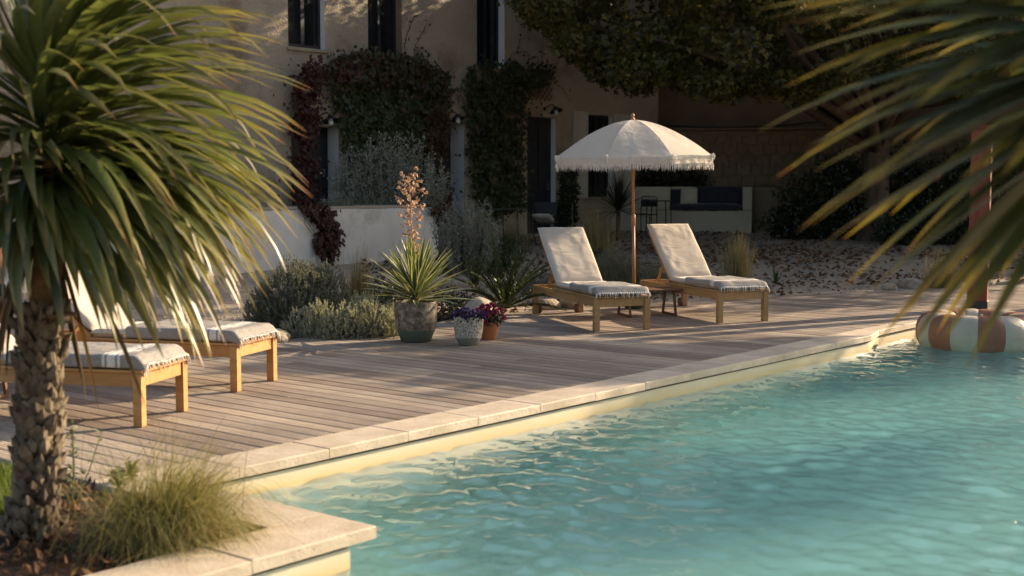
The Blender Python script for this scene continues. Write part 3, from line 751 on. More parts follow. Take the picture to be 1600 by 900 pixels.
# wall lamps
def wall_lamp(px, py, lab):
    v = FP(px, py); r = empty('wall_lamp', v, math.atan2(U1.y, U1.x), lab, 'lamp', 'dish lamps over the doors')
    # local x = along wall, -y = outward
    MB().lathe([(0.001, 0), (.045, 0), (.045, .02), (.001, .02)], 16).build('wall_plate', M['black_metal'], r).rotation_euler = (PI / 2, 0, 0)
    MB().tube([(0, -.01, 0), (0, -.12, .07), (0, -.24, .08), (0, -.30, .03)], .012, 8).build('arm', M['black_metal'], r, True)
    s = MB().lathe([(.001, .03), (.04, .03), (.06, .0), (.12, -.035), (.155, -.075), (.15, -.075), (.11, -.04), (.05, -.01)], 24).build('lamp_shade', M['black_metal'], r, True); s.location = (0, -.31, -.0); s.rotation_euler = (R(-18), 0, 0)
    bl = MB().lathe([(.001, -.15), (.03, -.14), (.045, -.105), (.042, -.06), (.03, -.03)], 16).build('bulb_glass', M['lamp_glass'], r, True); bl.location = (0, -.30, 0); bl.rotation_euler = (R(-18), 0, 0)
wall_lamp(497, 184, 'black dish lamp above the vine draped door nearest the palm')
wall_lamp(696, 182, 'black dish lamp between the two big ivy masses')
wall_lamp(850, 170, 'black dish lamp over the dark front door behind the parasol')
# trellis beside the door
def trellis():
    a, z1 = fs(815, 106); b, _ = fs(861, 106); z0 = fs(838, 157)[1]
    r = empty('trellis', FW((a + b) / 2, z0, .04), 0, 'dark wooden diamond lattice trellis on the wall above the front door', 'trellis')
    base = Vector(r.location); n = 7
    for sgn in (1, -1):
        for i in range(-n, n * 2):
            x0 = a + (b - a) * i / n; H = (z1 - z0); xx0, xx1 = x0, x0 + H * .95
            t0, t1 = 0, 1
            if xx0 < a: t0 = (a - xx0) / (xx1 - xx0)
            if xx1 > b: t1 = (b - xx0) / (xx1 - xx0)
            if t1 - t0 < .08: continue
            f = (lambda t: FW(xx0 + (xx1 - xx0) * t, z0 + H * (t if sgn > 0 else 1 - t), .035 + .008 * sgn))
            o = MB().beam(f(t0), f(t1), .018, .008, up=NOUT).build('lath', M['brown_wood'], r, rel=base)
trellis()

# ---------------------------------------------------------------- garden walls and the neighbour's building
GD = Vector((.98, -.20, 0)).normalized(); GN = Vector((-.20, -.98, 0)).normalized()
gw0 = D(1034, 300, 31.2); gw0.z = 0
def GW(s, z, off=0.0): return gw0 + GD * s + GN * off + Vector((0, 0, z))
ztop = D(1150, 203, 30.6).z
wall = empty('garden_wall', gw0, label='brown rubble stone garden wall behind the built in bench', cat='wall')
mb = MB(); mb.box(GW(9.5, ztop / 2 - .2, -.2), (21, .36, ztop + .38), rz=math.atan2(GD.y, GD.x)); mb.build('wall_core', M['stucco2'], wall, rel=gw0)
mb = MB(); mb.box(GW(9.5, ztop + .03, -.19), (21.1, .44, .06), rz=math.atan2(GD.y, GD.x), ch=.01); mb.build('wall_cap', M['rubble'], wall, rel=gw0)
# irregular stones: jittered hex cells, each a part
sw, sh_ = .31, .25; nst = 0; many = MB()
rr = random.Random(5)
pts = {}
W0, W1, Z0s, Z1s = -.9, 8.2, .45, ztop - .02
nx, nz = int((W1 - W0) / sw), int((Z1s - Z0s) / sh_)
def hexpt(i, j):
    if (i, j) not in pts:
        pts[(i, j)] = (W0 + (i + rr.uniform(-.28, .28)) * sw / 2, Z0s + (j + rr.uniform(-.22, .22)) * sh_ / 1.0 + (.25 * sh_ if (i % 2) else 0))
    return pts[(i, j)]
for j in range(nz):
    for i in range(0, nx * 2, 2):
        ii = i + (j % 2)
        c = [hexpt(ii, j), hexpt(ii + 1, j), hexpt(ii + 2, j), hexpt(ii + 2, j + 1), hexpt(ii + 1, j + 1), hexpt(ii, j + 1)]
        cx = sum(k[0] for k in c) / 6; cz = sum(k[1] for k in c) / 6
        g_ = [(cx + (x - cx) * .93, cz + (z - cz) * .92) for x, z in c]; h_ = [(cx + (x - cx) * .88, cz + (z - cz) * .87) for x, z in c]
        dp = rr.uniform(.004, .016)
        vs = [GW(x, z, -.022) for x, z in g_] + [GW(x, z, dp) for x, z in h_]
        f = [tuple(range(11, 5, -1))] + [(k, k + 6, (k + 1) % 6 + 6, (k + 1) % 6) for k in range(6)]
        MB().add(vs, f).build('stone', M['rubble'], wall, rel=gw0)
nb_ = empty('neighbouring_building', GW(5, 0, -2.2), label='dark brown windowless building rising behind the garden wall', cat='building')
mb = MB(); mb.box(GW(8.25, 4.6, -5.0), (19.5, 7, 9.6), rz=math.atan2(GD.y, GD.x)); mb.build('wall', M['stucco2'], nb_, rel=GW(5, 0, -2.2))
mb = MB(); mb.box(GW(8.25, 9.5, -5.0), (20.1, 7.6, .22), rz=math.atan2(GD.y, GD.x), ch=.03); mb.build('roof', M['terracotta'], nb_, rel=GW(5, 0, -2.2))
mb = MB(); mb.tube([GW(-.6, 3.02, -1.2), GW(1.0, 2.93, -1.2), GW(2.6, 2.95, -1.2), GW(4.5, 3.12, -1.2), GW(7, 3.5, -1.2)], .016, 6)
o = mb.build('wall_cable', M['black_metal'], None, True); tag(o, 'black cable sagging along the building above the garden wall', 'cable')
# bench: cream masonry with seat niche
bs0 = (D(1000, 340, 29.6) - gw0).dot(GD); bs1 = (D(1175, 340, 29.6) - gw0).dot(GD)
na, nb2 = (D(1046, 320, 29.6) - gw0).dot(GD), (D(1160, 320, 29.6) - gw0).dot(GD)
boff = (D(1100, 340, 29.6) - gw0).dot(GN)
zb0 = .28; zb1 = D(1100, 292, 29.3).z; zs_ = D(1100, 329, 29.3).z
bench = empty('masonry_bench', GW((bs0 + bs1) / 2, zb0, boff - .4), label='cream rendered masonry bench built against the stone garden wall', cat='bench')
bo = Vector(bench.location); rz_ = math.atan2(GD.y, GD.x)
def gbox(mb, s0, s1, z0, z1, o0, o1, ch=.02): mb.box(GW((s0 + s1) / 2, (z0 + z1) / 2, (o0 + o1) / 2), (s1 - s0, abs(o1 - o0), z1 - z0), rz=rz_, ch=ch); return mb
gbox(MB(), bs0 - .8, bs1, zb0, zs_, boff - .75, boff).build('seat', M['cream_wall'], bench, rel=bo)
gbox(MB(), nb2 + .01, bs1, zs_ + .001, zb1, boff - .75, boff - .003).build('arm_rest', M['cream_wall'], bench, rel=bo)
gbox(MB(), bs0 - .8, na - .01, zs_ + .001, zb1, boff - .75, boff - .003).build('arm_rest', M['cream_wall'], bench, rel=bo)
gbox(MB(), na - .01, nb2 + .01, zs_ + .001, zb1 + .0, boff - .78, boff - .52).build('backrest', M['cream_wall'], bench, rel=bo)
mb = MB(); gbox(mb, bs1 + .02, bs1 + 3.5, zb0, zb1 - .02, boff - 1.2, boff - .35); o = mb.build('low_planter_wall', M['stucco2']); tag(o, 'low brown rendered wall running right from the cream bench', 'wall')

def cushion_mesh(mb, L, Wd, T, nu=16, nv=10, pw=6.0, wr=.006, seed=0, tuft=None, m=None):
    """soft box centred on the origin, built as a wrapped superquadric"""
    m = m or Matrix.Identity(4)
    def P(u, v, sgn):
        x = (u * 2 - 1); y = (v * 2 - 1)
        xs = math.copysign(abs(x) ** .8, x); ys = math.copysign(abs(y) ** .8, y)
        h = max(0, (1 - abs(xs) ** pw)) ** .5 * max(0, (1 - abs(ys) ** pw)) ** .5
        nz_ = noise.noise(Vector((x * 3 + seed, y * 3, sgn * 5))) * wr + noise.noise(Vector((x * 9 + seed, y * 7, sgn * 5))) * wr * .4
        t = 1.0
        if tuft: t = 1 - .22 * max(0, cos(x * PI * tuft[0]) * cos(y * PI * tuft[1])) ** 4 - .16 * (abs(cos(x * PI * tuft[0] / 2)) ** 12)
        return m @ Vector((xs * L / 2 * (1 - .012 * abs(ys)), ys * Wd / 2, sgn * (T / 2 * h * t + nz_ * h)))
    mb.grid(lambda u, v: P(u, v, 1), nu, nv); mb.grid(lambda u, v: P(1 - u, v, -1), nu, nv); return mb
def gm(s, z, off, rx=0.0): return Matrix.Translation(GW(s, z, off)) @ Matrix.Rotation(rz_, 4, 'Z') @ Matrix.Rotation(rx, 4, 'X')
nm = (na + nb2) / 2
cush = empty('bench_cushion', GW(nm, zs_, boff - .25), label='navy quilted seat and back cushion on the cream bench', cat='cushion')
co = Vector(cush.location)
mb = MB(); cushion_mesh(mb, nb2 - na - .02, .62, .17, 48, 12, 8, .015, 1, (6, 2), gm(nm, zs_ + .07, boff - .20)); mb.build('seat_cushion', M['navy'], cush, True, rel=co)
bx0 = (D(1082, 310, 29.6) - gw0).dot(GD)
mb = MB(); cushion_mesh(mb, nb2 - bx0 - .06, .44, .16, 36, 14, 8, .012, 3, (5, 3), gm((bx0 + nb2) / 2, zs_ + .33, boff - .36, R(72))); mb.build('back_cushion', M['navy'], cush, True, rel=co)
mb = MB(); cushion_mesh(mb, .42, .40, .16, 14, 14, 6, .012, 5, (3, 3), gm(na + .16, zs_ + .28, boff - .30, R(75))); mb.build('side_cushion', M['navy'], cush, True, rel=co)
mb = MB(); cushion_mesh(mb, .38, .38, .13, 12, 12, 3, .01, 9, None, gm(na + .42, zs_ + .32, boff - .12, R(68))); o = mb.build('pillow', M['pillow'], None, True, rel=GW(na + .42, zs_ + .3, boff - .1)); o.location = GW(na + .42, zs_ + .3, boff - .1)
tag(o, 'beige square pillow leaning on the navy bench cushion', 'pillow')

# ---------------------------------------------------------------- white terrace wall in front of the house
ww0 = G(560, 415, .26)
def WWp(x, y, z=0):   # wall plane point through pixel
    r = ray(x, y); t = (ww0 - Vector((0, 0, HC))).dot(U2) / r.dot(U2); v = Vector((0, 0, HC)) + r * t; return (v - ww0).dot(U1), v.z
def WW(s, z, off=0.0): return Vector((ww0.x, ww0.y, 0)) + U1 * s + NOUT * off + Vector((0, 0, z))
s_end = WWp(684, 340, 0)[0]; z_top = WWp(560, 327, 0)[1]
tw = empty('terrace_wall', WW(0, 0), label='low off white rendered terrace wall below the house', cat='wall')
mb = MB(); ns = 70
def wf_(s, z): return .02 * noise.noise(Vector((s * .8, z * 1.2, 3))) + .006 * noise.noise(Vector((s * 5, z * 5, 3)))
mb.grid(lambda u, v: WW(-9 + (s_end + 9) * u, -.1 + (z_top + .1) * v + (.012 * noise.noise(Vector((u * 14, 0, 0))) if v == 1 else 0), wf_(u * 14, v)), 110, 12)
mb.grid(lambda u, v: WW(-9 + (s_end + 9) * u, z_top + .012 * noise.noise(Vector((u * 14, 0, 0))), -.26 * v + (wf_(u * 14, 1) if v == 0 else 0)), 110, 2)
mb.grid(lambda u, v: WW(s_end, -.1 + (z_top + .1) * v, -4 * u), 10, 8)
mb.build('wall', M['white_wall'], tw, True, rel=WW(0, 0))
mb = MB(); mb.box(WW(-4.5 + s_end / 2, z_top + .02, -.62), (s_end + 8.9, .7, .05), rz=math.atan2(U1.y, U1.x), ch=.01); mb.build('wall_cap', M['block'], tw, rel=WW(0, 0))
mb = MB(); mb.box(WW(-4.5 + s_end / 2, z_top / 2 + .2, -2.1), (s_end + 8.8, 2.2, z_top - .45), rz=math.atan2(U1.y, U1.x)); o = mb.build('terrace_floor', M['gravel']); tag(o, kind='structure')

# ---------------------------------------------------------------- sun loungers
LW, LL, LH = .64, 2.05, .35; HINGE = 1.30; BL = .86; BA = R(43)
def lounger(loc, rz, label, wood_, group, bang=BA):
    t = empty('sun_lounger', loc, rz, label, 'sun lounger', group)
    W_, L_ = LW, LL; wm = M[wood_]
    def leg(x, y, wheel=False):
        h = LH - .004
        o = MB().box((0, 0, h / 2), (.06, .06, h), ch=.004).build('leg', wm, t); o.location = (x, y, 0)
        if wheel:
            wv = MB().lathe([(.001, -.017), (.045, -.017), (.052, -.012), (.052, .012), (.045, .017), (.001, .017)], 20).build('wheel', M['brown_wood'], t)
            wv.rotation_euler = (0, PI / 2, 0); wv.location = (x + (.052 if x < .3 else -.052), y, .053)
    leg(.03, .03); leg(W_ - .03, .03); leg(.03, L_ - .05, True); leg(W_ - .03, L_ - .05, True)
    for x in (.014, W_ - .014):
        o = MB().box((0, 0, 0), (.026, L_ - .062 * 1 - .06, .088), ch=.003).build('side_rail', wm, t); o.location = (x + (.016 if x < .3 else -.016), L_ / 2, LH - .048)
    for y in (.014, L_ - .02):
        o = MB().box((0, 0, 0), (W_ - .122, .026, .088), ch=.003).build('end_rail', wm, t); o.location = (W_ / 2, y + .012, LH - .048)
    for x in (.036, W_ - .036):
        o = MB().box((0, 0, 0), (.078, HINGE + .03, .018), ch=.003).build('top_rail', wm, t); o.location = (x, HINGE / 2 + .005, LH + .008)
    o = MB().box((0, 0, 0), (W_ - .16, .08, .018), ch=.003).build('top_rail', wm, t); o.location = (W_ / 2, .032, LH + .0075)
    sm = None
    for i in range(11):
        y = .14 + i * .11
        if sm is None: o = MB().box((0, 0, 0), (W_ - .165, .065, .014)).build('slat', wm, t); sm = o.data
        else: o = link('slat', sm, t)
        o.location = (W_ / 2, y, LH + .003)
    br = empty('backrest_frame', (0, HINGE, LH + .01)); br.parent = t; br.rotation_euler = (bang, 0, 0)
    for x in (.075, W_ - .075):
        o = MB().box((0, 0, 0), (.042, BL - .02, .03), ch=.003).build('backrest_rail', wm, br); o.location = (x, BL / 2, 0)
    sm = None
    for i in range(8):
        if sm is None: o = MB().box((0, 0, 0), (W_ - .195, .06, .014)).build('slat', wm, br); sm = o.data
        else: o = link('slat', sm, br)
        o.location = (W_ / 2, .06 + i * .105, .004)
    s_ = .40
    for x in (.12, W_ - .12):
        mb = MB(); mb.beam((x, HINGE + s_ * cos(bang) , LH + s_ * sin(bang) - .01), (x, HINGE + s_ * cos(bang) + .20, LH - .03), .028, .022)
        mb.build('prop_stay', wm, t)
    mb = MB(); mb.beam((.1, HINGE + s_ * cos(bang) + .20, LH - .03), (W_ - .1, HINGE + s_ * cos(bang) + .20, LH - .03), .03, .03); mb.build('prop_bar', wm, t)
    sd = random.uniform(0, 50)
    mb = MB(); cushion_mesh(mb, W_ - .05, HINGE - .02, .078, 22, 40, 14, .008, sd, None, Matrix.Translation((W_ / 2, HINGE / 2 + .015, LH + .054)))
    mb.build('seat_cushion', M['cushion'], t, True)
    bm = Matrix.Translation((W_ / 2, HINGE, LH + .02)) @ Matrix.Rotation(bang, 4, 'X') @ Matrix.Translation((0, BL / 2 + .03, .058))
    mb = MB(); cushion_mesh(mb, W_ - .05, BL + .05, .082, 24, 34, 12, .007, sd + 7, None, bm); mb.build('back_cushion', M['cushion'], t, True)
    return t
def towel(loc, rz, label, ylen, over=.02, sides=.05):
    """towel spread over the foot half of the cushion, fringe at the foot"""
    t = empty('beach_towel', loc, rz, label, 'towel', 'striped towels on the loungers')
    zt_ = LH + .054 + .041; W_ = LW; sd = random.uniform(0, 99)
    x0, x1 = .012, W_ - .012
    def prof(u, v):
        y = -.012 + ylen * v
        tot = (x1 - x0) + 2 * sides; a = u * tot - sides; W2 = x1 - x0
        if a < 0: x, z = x0 + .006, zt_ + .0 + a
        elif a > W2: x, z = x1 - .006, zt_ - (a - W2)
        else: x, z = x0 + a, zt_ + .012
        # rounding near cushion edge, droop at the foot
        e = min(a, W2 - a)
        if 0 <= e < .05: z -= .012 * (1 - e / .05) ** 2
        if y < .06: z -= .055 * (1 - max(0, y) / .06) ** 2
        nz_ = noise.noise(Vector((x * 6 + sd, y * 4, 0))) * .009 + noise.noise(Vector((x * 17 + sd, y * 9, 4))) * .004
        return Vector((x + (noise.noise(Vector((y * 6, sd, 1))) * .008), y + noise.noise(Vector((x * 5, sd, 9))) * .012, z + nz_ + .003))
    nu, nv = 40, 44; mb = MB(); mb.grid(prof, nu, nv)
    uv = [(i / nu, j / nv) for j in range(nv + 1) for i in range(nu + 1)]
    V = np.array([tuple(v) for v in mb.v]); o = np_mesh('towel_cloth', V, mb.f, M['towel'], t, uv=uv, smooth=True)
    sm = o.modifiers.new('thick', 'SOLIDIFY'); sm.thickness = .005; sm.offset = 1
    fr = MB()
    nT = 30
    for i in range(nT):
        b = prof((i + .5) / nT * .92 + .04, 0); L = random.uniform(.035, .06); dx = random.uniform(-.02, .02)
        fr.tube([b + Vector((0, .006, .004)), b + Vector((dx * .4, -.014, -.004)), b + Vector((dx, -.020 - random.uniform(0, .012), -L))], [.0035, .0045, .0025], 5)
        c = prof((i + .5) / nT * .92 + .04, 0); c2 = prof(min(.97, (i + 1.5) / nT * .92 + .04), 0)
        fr.tube([c + Vector((0, .002, .006)), (c + c2) / 2 + Vector((0, -.022, -.012)), c2 + Vector((0, .002, .006))], .003, 5)
    o = fr.build('fringe', M['fringe'], t, True); o['kind'] = 'stuff'
    return t
la = math.atan2(.31, .95)
L1 = G(929, 518, 0); L2 = G(1122.5, 505, 0)
g1 = 'sun loungers set out on the deck'
lounger(L1, la, 'sun lounger left of the fringed parasol, raised back, cream cushion', 'teak2', g1)
towel(L1, la, 'grey towel spread on the lounger left of the parasol', .80)
lounger(L2, la + R(2), 'sun lounger just right of the fringed parasol with cream cushion', 'teak2', g1, R(44.5))
towel(L2, la + R(2), 'grey towel spread on the lounger right of the parasol', .84)
lb = math.atan2(.975, .22); lc = math.atan2(.955, .296)
L3 = G(222, 668, 0); L4 = G(371, 613, 0)
lounger(L3, lb, 'sun lounger in the left foreground behind the palm trunk', 'teak', g1, R(40))
towel(L3, lb, 'pale towel with white stripes on the lounger nearest the palm', .98, sides=.07)
lounger(L4, lc, 'second sun lounger from the palm, sunlit raised cream back cushion', 'teak', g1, R(40))
towel(L4, lc, 'pale towel with white stripes on the lounger before the rosemary', .98, sides=.07)

def side_table(c, rz, label, L=.72, Wd=.42, H=.31):
    t = empty('side_table', c, rz, label, 'side table', 'low brown folding tables between loungers')
    n_ = 6
    for i in range(n_):
        o = MB().box((0, 0, 0), (L, Wd / n_ - .008, .018), ch=.002).build('table_slat', M['brown_wood'], t); o.location = (0, -Wd / 2 + Wd / n_ * (i + .5), H)
    for x in (-L / 2 + .08, L / 2 - .08):
        for y in (-Wd / 2 + .05, Wd / 2 - .05):
            s_ = 1 if y > 0 else -1
            MB().beam((x, y * .75, H - .012), (x, y * 1.12, .015), .028, .022, up=Vector((1, 0, 0))).build('leg', M['brown_wood'], t)
        MB().beam((x, -Wd / 2 + .02, .016), (x, Wd / 2 - .02, .016), .028, .024).build('foot_bar', M['brown_wood'], t)
        MB().beam((x, -Wd / 2 + .03, H - .022), (x, Wd / 2 - .03, H - .022), .03, .02).build('table_rail', M['brown_wood'], t)
tc_ = (G(972, 497, 0) + G(1052, 492, 0)) / 2
side_table(tc_ + Vector((0, .12, 0)), la, 'low brown folding table standing between the two parasol loungers', L=.74)
tl = G(20, 628, 0)
side_table(tl, lb + R(90), 'low brown folding table behind the palm trunk between the left loungers', L=.5)

# ---------------------------------------------------------------- parasol
def parasol():
    b = G(990.5, 481.5, 0); t = empty('fringed_parasol', b, R(8), 'ecru beach parasol with white fringe on a wooden pole', 'parasol')
    t.rotation_euler = (R(1.2), R(-1.2), R(10))
    zb, za, Rr = 1.90, 2.35, 1.00; NP = 8
    def cz(r): return zb + (za - zb) * (1 - r ** 1.75)
    a0 = R(12)
    for k in range(NP):
        A, B = a0 + 2 * PI * k / NP, a0 + 2 * PI * (k + 1) / NP
        def P(u, v):
            r = max(v, .02); an = A + (B - A) * u
            # straight chord between ribs, slightly sagging
            ch_ = cos(PI / NP) / cos((u - .5) * 2 * PI / NP); rr_ = Rr * r * (1 + (ch_ - 1) * .85)
            sag = -.028 * sin(PI * u) * r * (1.2 - r) 
            wr = noise.noise(Vector((an * 9, r * 5, 1))) * .005 * r
            return Vector((rr_ * cos(an), rr_ * sin(an), cz(r) + sag + wr - .02 * sin(PI * u) * r ** 6 * -1))
        mb = MB(); mb.grid(P, 14, 16)
        o = mb.build('canopy_panel', M['canvas'], t, True)
        def Q(u, v):
            e = P(u, 1.0); dirv = Vector((e.x, e.y, 0)).normalized()
            return e + Vector((0, 0, -.095 * v)) + dirv * (.012 * v + .008 * sin(u * 26 + k) * v)
        mb = MB(); mb.grid(Q, 26, 3); mb.build('valance', M['canvas'], t, True)
        mb = MB()
        for i in range(105):   # fringe: a short one on the canopy edge and a long one under the valance
            u = (i + random.random() * .8) / 105
            for (v_, L_, off) in ((0.0, .085, .016), (1.0, .075, .004)):
                q = Q(u, v_); dv = Vector((q.x, q.y, 0)).normalized(); tn = Vector((-dv.y, dv.x, 0)); L = L_ * random.uniform(.7, 1.25); sx = random.uniform(-.012, .012); w_ = .0024
                p0 = q + dv * off; p1 = p0 + Vector((0, 0, -L * .5)) + tn * sx * .6 + dv * .004; p2 = p0 + Vector((0, 0, -L)) + tn * sx
                mb.add([p0 - tn * w_, p0 + tn * w_, p1 + tn * w_, p1 - tn * w_, p2 + tn * w_ * .4, p2 - tn * w_ * .4, p1 + dv * w_], [(0, 1, 2, 3), (3, 2, 4, 5), (0, 3, 6), (1, 6, 2)])
        o = mb.build('fringe', M['fringe'], t); o['kind'] = 'stuff'
        # rib
        an = A; e = Vector((Rr * cos(an), Rr * sin(an), cz(1) - .012))
        mb = MB(); mb.tube([Vector((.02 * cos(an), .02 * sin(an), za - .02))] + [Vector((Rr * r_ * cos(an), Rr * r_ * sin(an), cz(r_) - .014)) for r_ in (.3, .55, .8, .99)], .006, 6)
        mb.build('rib', M['pole'], t, True)
        mb = MB(); mb.tube([(.03 * cos(an), .03 * sin(an), 1.86), (.52 * cos(an), .52 * sin(an), cz(.52) - .022)], .005, 6); mb.build('strut', M['pole'], t, True)
        # tuft at the corner of the valance
        mb = MB(); c = Vector((Rr * cos(an), Rr * sin(an), zb))
        for i in range(26):
            d = Vector((random.gauss(0, 1), random.gauss(0, 1), random.gauss(0, 1))).normalized() * .03
            mb.tube([c, c + d + Vector((cos(an), sin(an), 0)) * .012, c + d * 1.2 + Vector((0, 0, -.035))], .003, 4)
        o = mb.build('tassel', M['fringe'], t); o['kind'] = 'stuff'
    MB().tube([(0, 0, .05), (0, 0, 1.12)], .021, 14).build('lower_pole', M['pole'], t, True)
    MB().tube([(0, 0, 1.10), (0, 0, 2.36)], .0185, 14).build('upper_pole', M['pole'], t, True)
    MB().lathe([(.020, 1.03), (.0275, 1.04), (.0275, 1.17), (.020, 1.18)], 16).build('pole_joint', M['pole'], t, True)
    MB().lathe([(.019, 1.83), (.035, 1.835), (.035, 1.88), (.019, 1.885)], 16).build('runner', M['pole'], t, True)
    MB().lathe([(.014, 2.33), (.032, 2.35), (.030, 2.365), (.014, 2.375), (.024, 2.39), (.026, 2.405), (.018, 2.425), (.001, 2.43)], 16).build('finial', M['pole'], t, True)
    MB().lathe([(.001, .0), (.10, .0), (.115, .01), (.155, .15), (.158, .17), (.14, .175), (.05, .18), (.03, .26), (.024, .26)], 24).build('base', M['base_pot'], t, True)
parasol()
# pole of another parasol at the left edge
b = G(6, 590, 0)
t = empty('parasol_pole', b, 0, 'orange brown wooden parasol pole standing behind the left loungers', 'parasol pole')
MB().tube([(0, 0, .03), (0, 0, 1.12)], .027, 14).build('lower_pole', M['pole'], t, True)
MB().tube([(0, 0, 1.10), (0, 0, 2.5)], .022, 14).build('upper_pole', M['pole'], t, True)
MB().lathe([(.027, .66), (.034, .67), (.034, .75), (.027, .76)], 14).build('pole_joint', M['black_metal'], t, True)
MB().lathe([(.001, .0), (.2, .0), (.21, .03), (.06, .05), (.035, .05)], 24).build('base', M['base_pot'], t, True)

# rust red timber post beyond the pool corner
b = G(1527, 483, 0)
t = empty('red_timber_post', b, R(-24), 'square rust red timber post beyond the far pool corner', 'post')
MB().box((0, 0, 1.12), (.235, .235, 2.24), ch=.008).build('post', M['red_wood'], t)
MB().box((0, 0, .06), (.255, .255, .10), ch=.006).build('post_shoe', M['black_metal'], t)
MB().box((0, 0, 2.26), (.27, .27, .04), ch=.006).build('post_cap', M['red_wood'], t)

# ---------------------------------------------------------------- pool float
def pool_float():
    c = G(1527, 550, ZW); d = Vector((c.x, c.y, 0)).normalized(); Rm, rt = .43, .205
    c = c + d * (Rm + rt * .55)
    t = empty('pool_ring', (c.x, c.y, ZW + .155), R(0), 'inflatable swim ring in rust and cream panels floating in the pool', 'pool float')
    NP = 14; a_off = math.atan2(-d.y, -d.x)
    for k in range(NP):
        A, B = a_off + 2 * PI * k / NP, a_off + 2 * PI * (k + 1) / NP
        def P(u, v):
            an = A + (B - A) * u; ph = 2 * PI * v
            cx, cy = cos(ph), sin(ph)
            # flattened sides and bulging panels pinched at the seams
            ex = math.copysign(abs(cx) ** .78, cx); ey = math.copysign(abs(cy) ** .86, cy)
            pin = 1 - .045 * abs(2 * u - 1) ** 6 + noise.noise(Vector((an * 7, ph * 2, 0))) * .006 * (1 + 2 * abs(2 * u - 1))
            rr_ = Rm + rt * ex * pin * 1.02
            return Vector((rr_ * cos(an), rr_ * sin(an), rt * ey * pin))
        mb = MB(); mb.grid(P, 8, 28); mb.build('float_panel', M['rust'] if k % 2 == 0 else M['cream_v'], t, True)
    MB().tube([(-d.x * (Rm + .0) + .03, -d.y * Rm, rt * .98), (-d.x * Rm + .03, -d.y * Rm, rt + .02)], .012, 10).build('valve', M['cream_v'], t, True)
pool_float()

# ---------------------------------------------------------------- pots
def pot(name, loc, prof, mat, label, cat='pot', soilr=.1, soilz=.2):
    t = empty(name, loc, random.uniform(0, 6), label, cat)
    autosmooth(MB().lathe(prof, 40).build('pot_body', M[mat], t), 50)
    mb = MB(); mb.grid(lambda u, v: Vector((soilr * u * cos(v * 2 * PI), soilr * u * sin(v * 2 * PI), soilz + .012 * noise.noise(Vector((u * 5, v * 9, 0))))), 6, 24); mb.build('potting_soil', M['soil'], t, True)
    return t
PB = G(650, 533, 0)
pot('large_plant_pot', PB, [(.001, 0), (.135, 0), (.15, .01), (.185, .10), (.192, .12), (.205, .18), (.213, .30), (.214, .385), (.208, .40), (.195, .40), (.19, .385), (.185, .33)], 'pot_big', 'large weathered round pot with green glazed foot holding the variegated yucca', soilr=.19, soilz=.345)
PS = G(732, 539, 0)
pot('small_plant_pot', PS, [(.001, 0), (.085, 0), (.095, .008), (.125, .07), (.128, .08), (.142, .17), (.147, .25), (.146, .272), (.14, .28), (.13, .278), (.126, .24)], 'pot_small', 'small speckled pale pot planted with purple flowers', soilr=.128, soilz=.25)
PT = G(764, 530, 0)
pot('terracotta_pot', PT, [(.001, 0), (.07, 0), (.074, .004), (.097, .13), (.098, .132), (.108, .134), (.112, .175), (.108, .18), (.098, .178), (.094, .14)], 'terracotta', 'plain terracotta flower pot behind the small speckled pot', soilr=.095, soilz=.155)
def posy(loc, R_, H, mat, label, n=60, fl=.028):
    t = empty('flower_plant', loc, 0, label, 'flowers')
    P = rand_dirs(700); P[:, 2] = np.abs(P[:, 2]); P = P * (rng.random((700, 1)) ** .4) * np.array([R_, R_, H])
    leaves_at(P * [1, 1, .8], .035, 'shrub', 'foliage', t, nrm=(0, 0, 1), aspect=.5)
    C = []; N = []
    for i in range(n):
        a = random.uniform(0, 2 * PI); e = random.uniform(.15, 1.0); r = (1 - e * e) ** .5
        c = np.array([R_ * 1.08 * r * cos(a), R_ * 1.08 * r * sin(a), H * e * 1.06]); k = 16
        C.append(np.repeat(c[None], k, 0)); nn = c / np.linalg.norm(c); N.append(np.repeat(nn[None], k, 0))
    leaves_at(np.concatenate(C), fl, mat, 'petals', t, nrm=np.concatenate(N) * .3, axis=np.concatenate(N) * .9, aspread=.9, aspect=.7)
posy(PS + Vector((0, 0, .255)), .155, .085, 'purple', 'low mound of purple flowers in the small speckled pot', 46, .026)
posy(PT + Vector((0, 0, .16)), .145, .175, 'magenta', 'dome of magenta flowers in the terracotta pot', 52, .034)

# ---------------------------------------------------------------- furniture by the house
def bistro_table(c, rz, lab, L=.62, H=.76, grp=None):
    t = empty('bistro_table', c, rz, lab, 'table', grp)
    MB().box((0, 0, H - .012), (L, L, .024), ch=.004).build('table_top', M['black_metal'], t)
    for x in (-1, 1):
        for y in (-1, 1): MB().tube([(x * (L / 2 - .04), y * (L / 2 - .04), H - .03), (x * (L / 2 - .02), y * (L / 2 - .02), 0)], .012, 8).build('leg', M['black_metal'], t, True)
def metal_chair(c, rz, lab, grp=None):
    t = empty('garden_chair', c, rz, lab, 'chair', grp)
    MB().box((0, 0, .45), (.42, .40, .02), ch=.006).build('seat', M['black_metal'], t)
    for x in (-.19, .19):
        MB().tube([(x, .18, .44), (x * 1.08, .22, 0)], .011, 8).build('leg', M['black_metal'], t, True)
        MB().tube([(x, -.18, .44), (x * 1.08, -.24, 0)], .011, 8).build('leg', M['black_metal'], t, True)
    MB().tube([(-.19, -.18, .45), (-.19, -.23, .80), (-.15, -.24, .84), (.15, -.24, .84), (.19, -.23, .80), (.19, -.18, .45)], .011, 8).build('back_frame', M['black_metal'], t, True)
    MB().box((0, -.222, .70), (.36, .012, .16), ch=.004).build('backrest', M['black_metal'], t)
def onG(px, py, Y, dz=0.0):
    v = D(px, py, Y); v.z = zg(v.x, v.y) + dz; return v
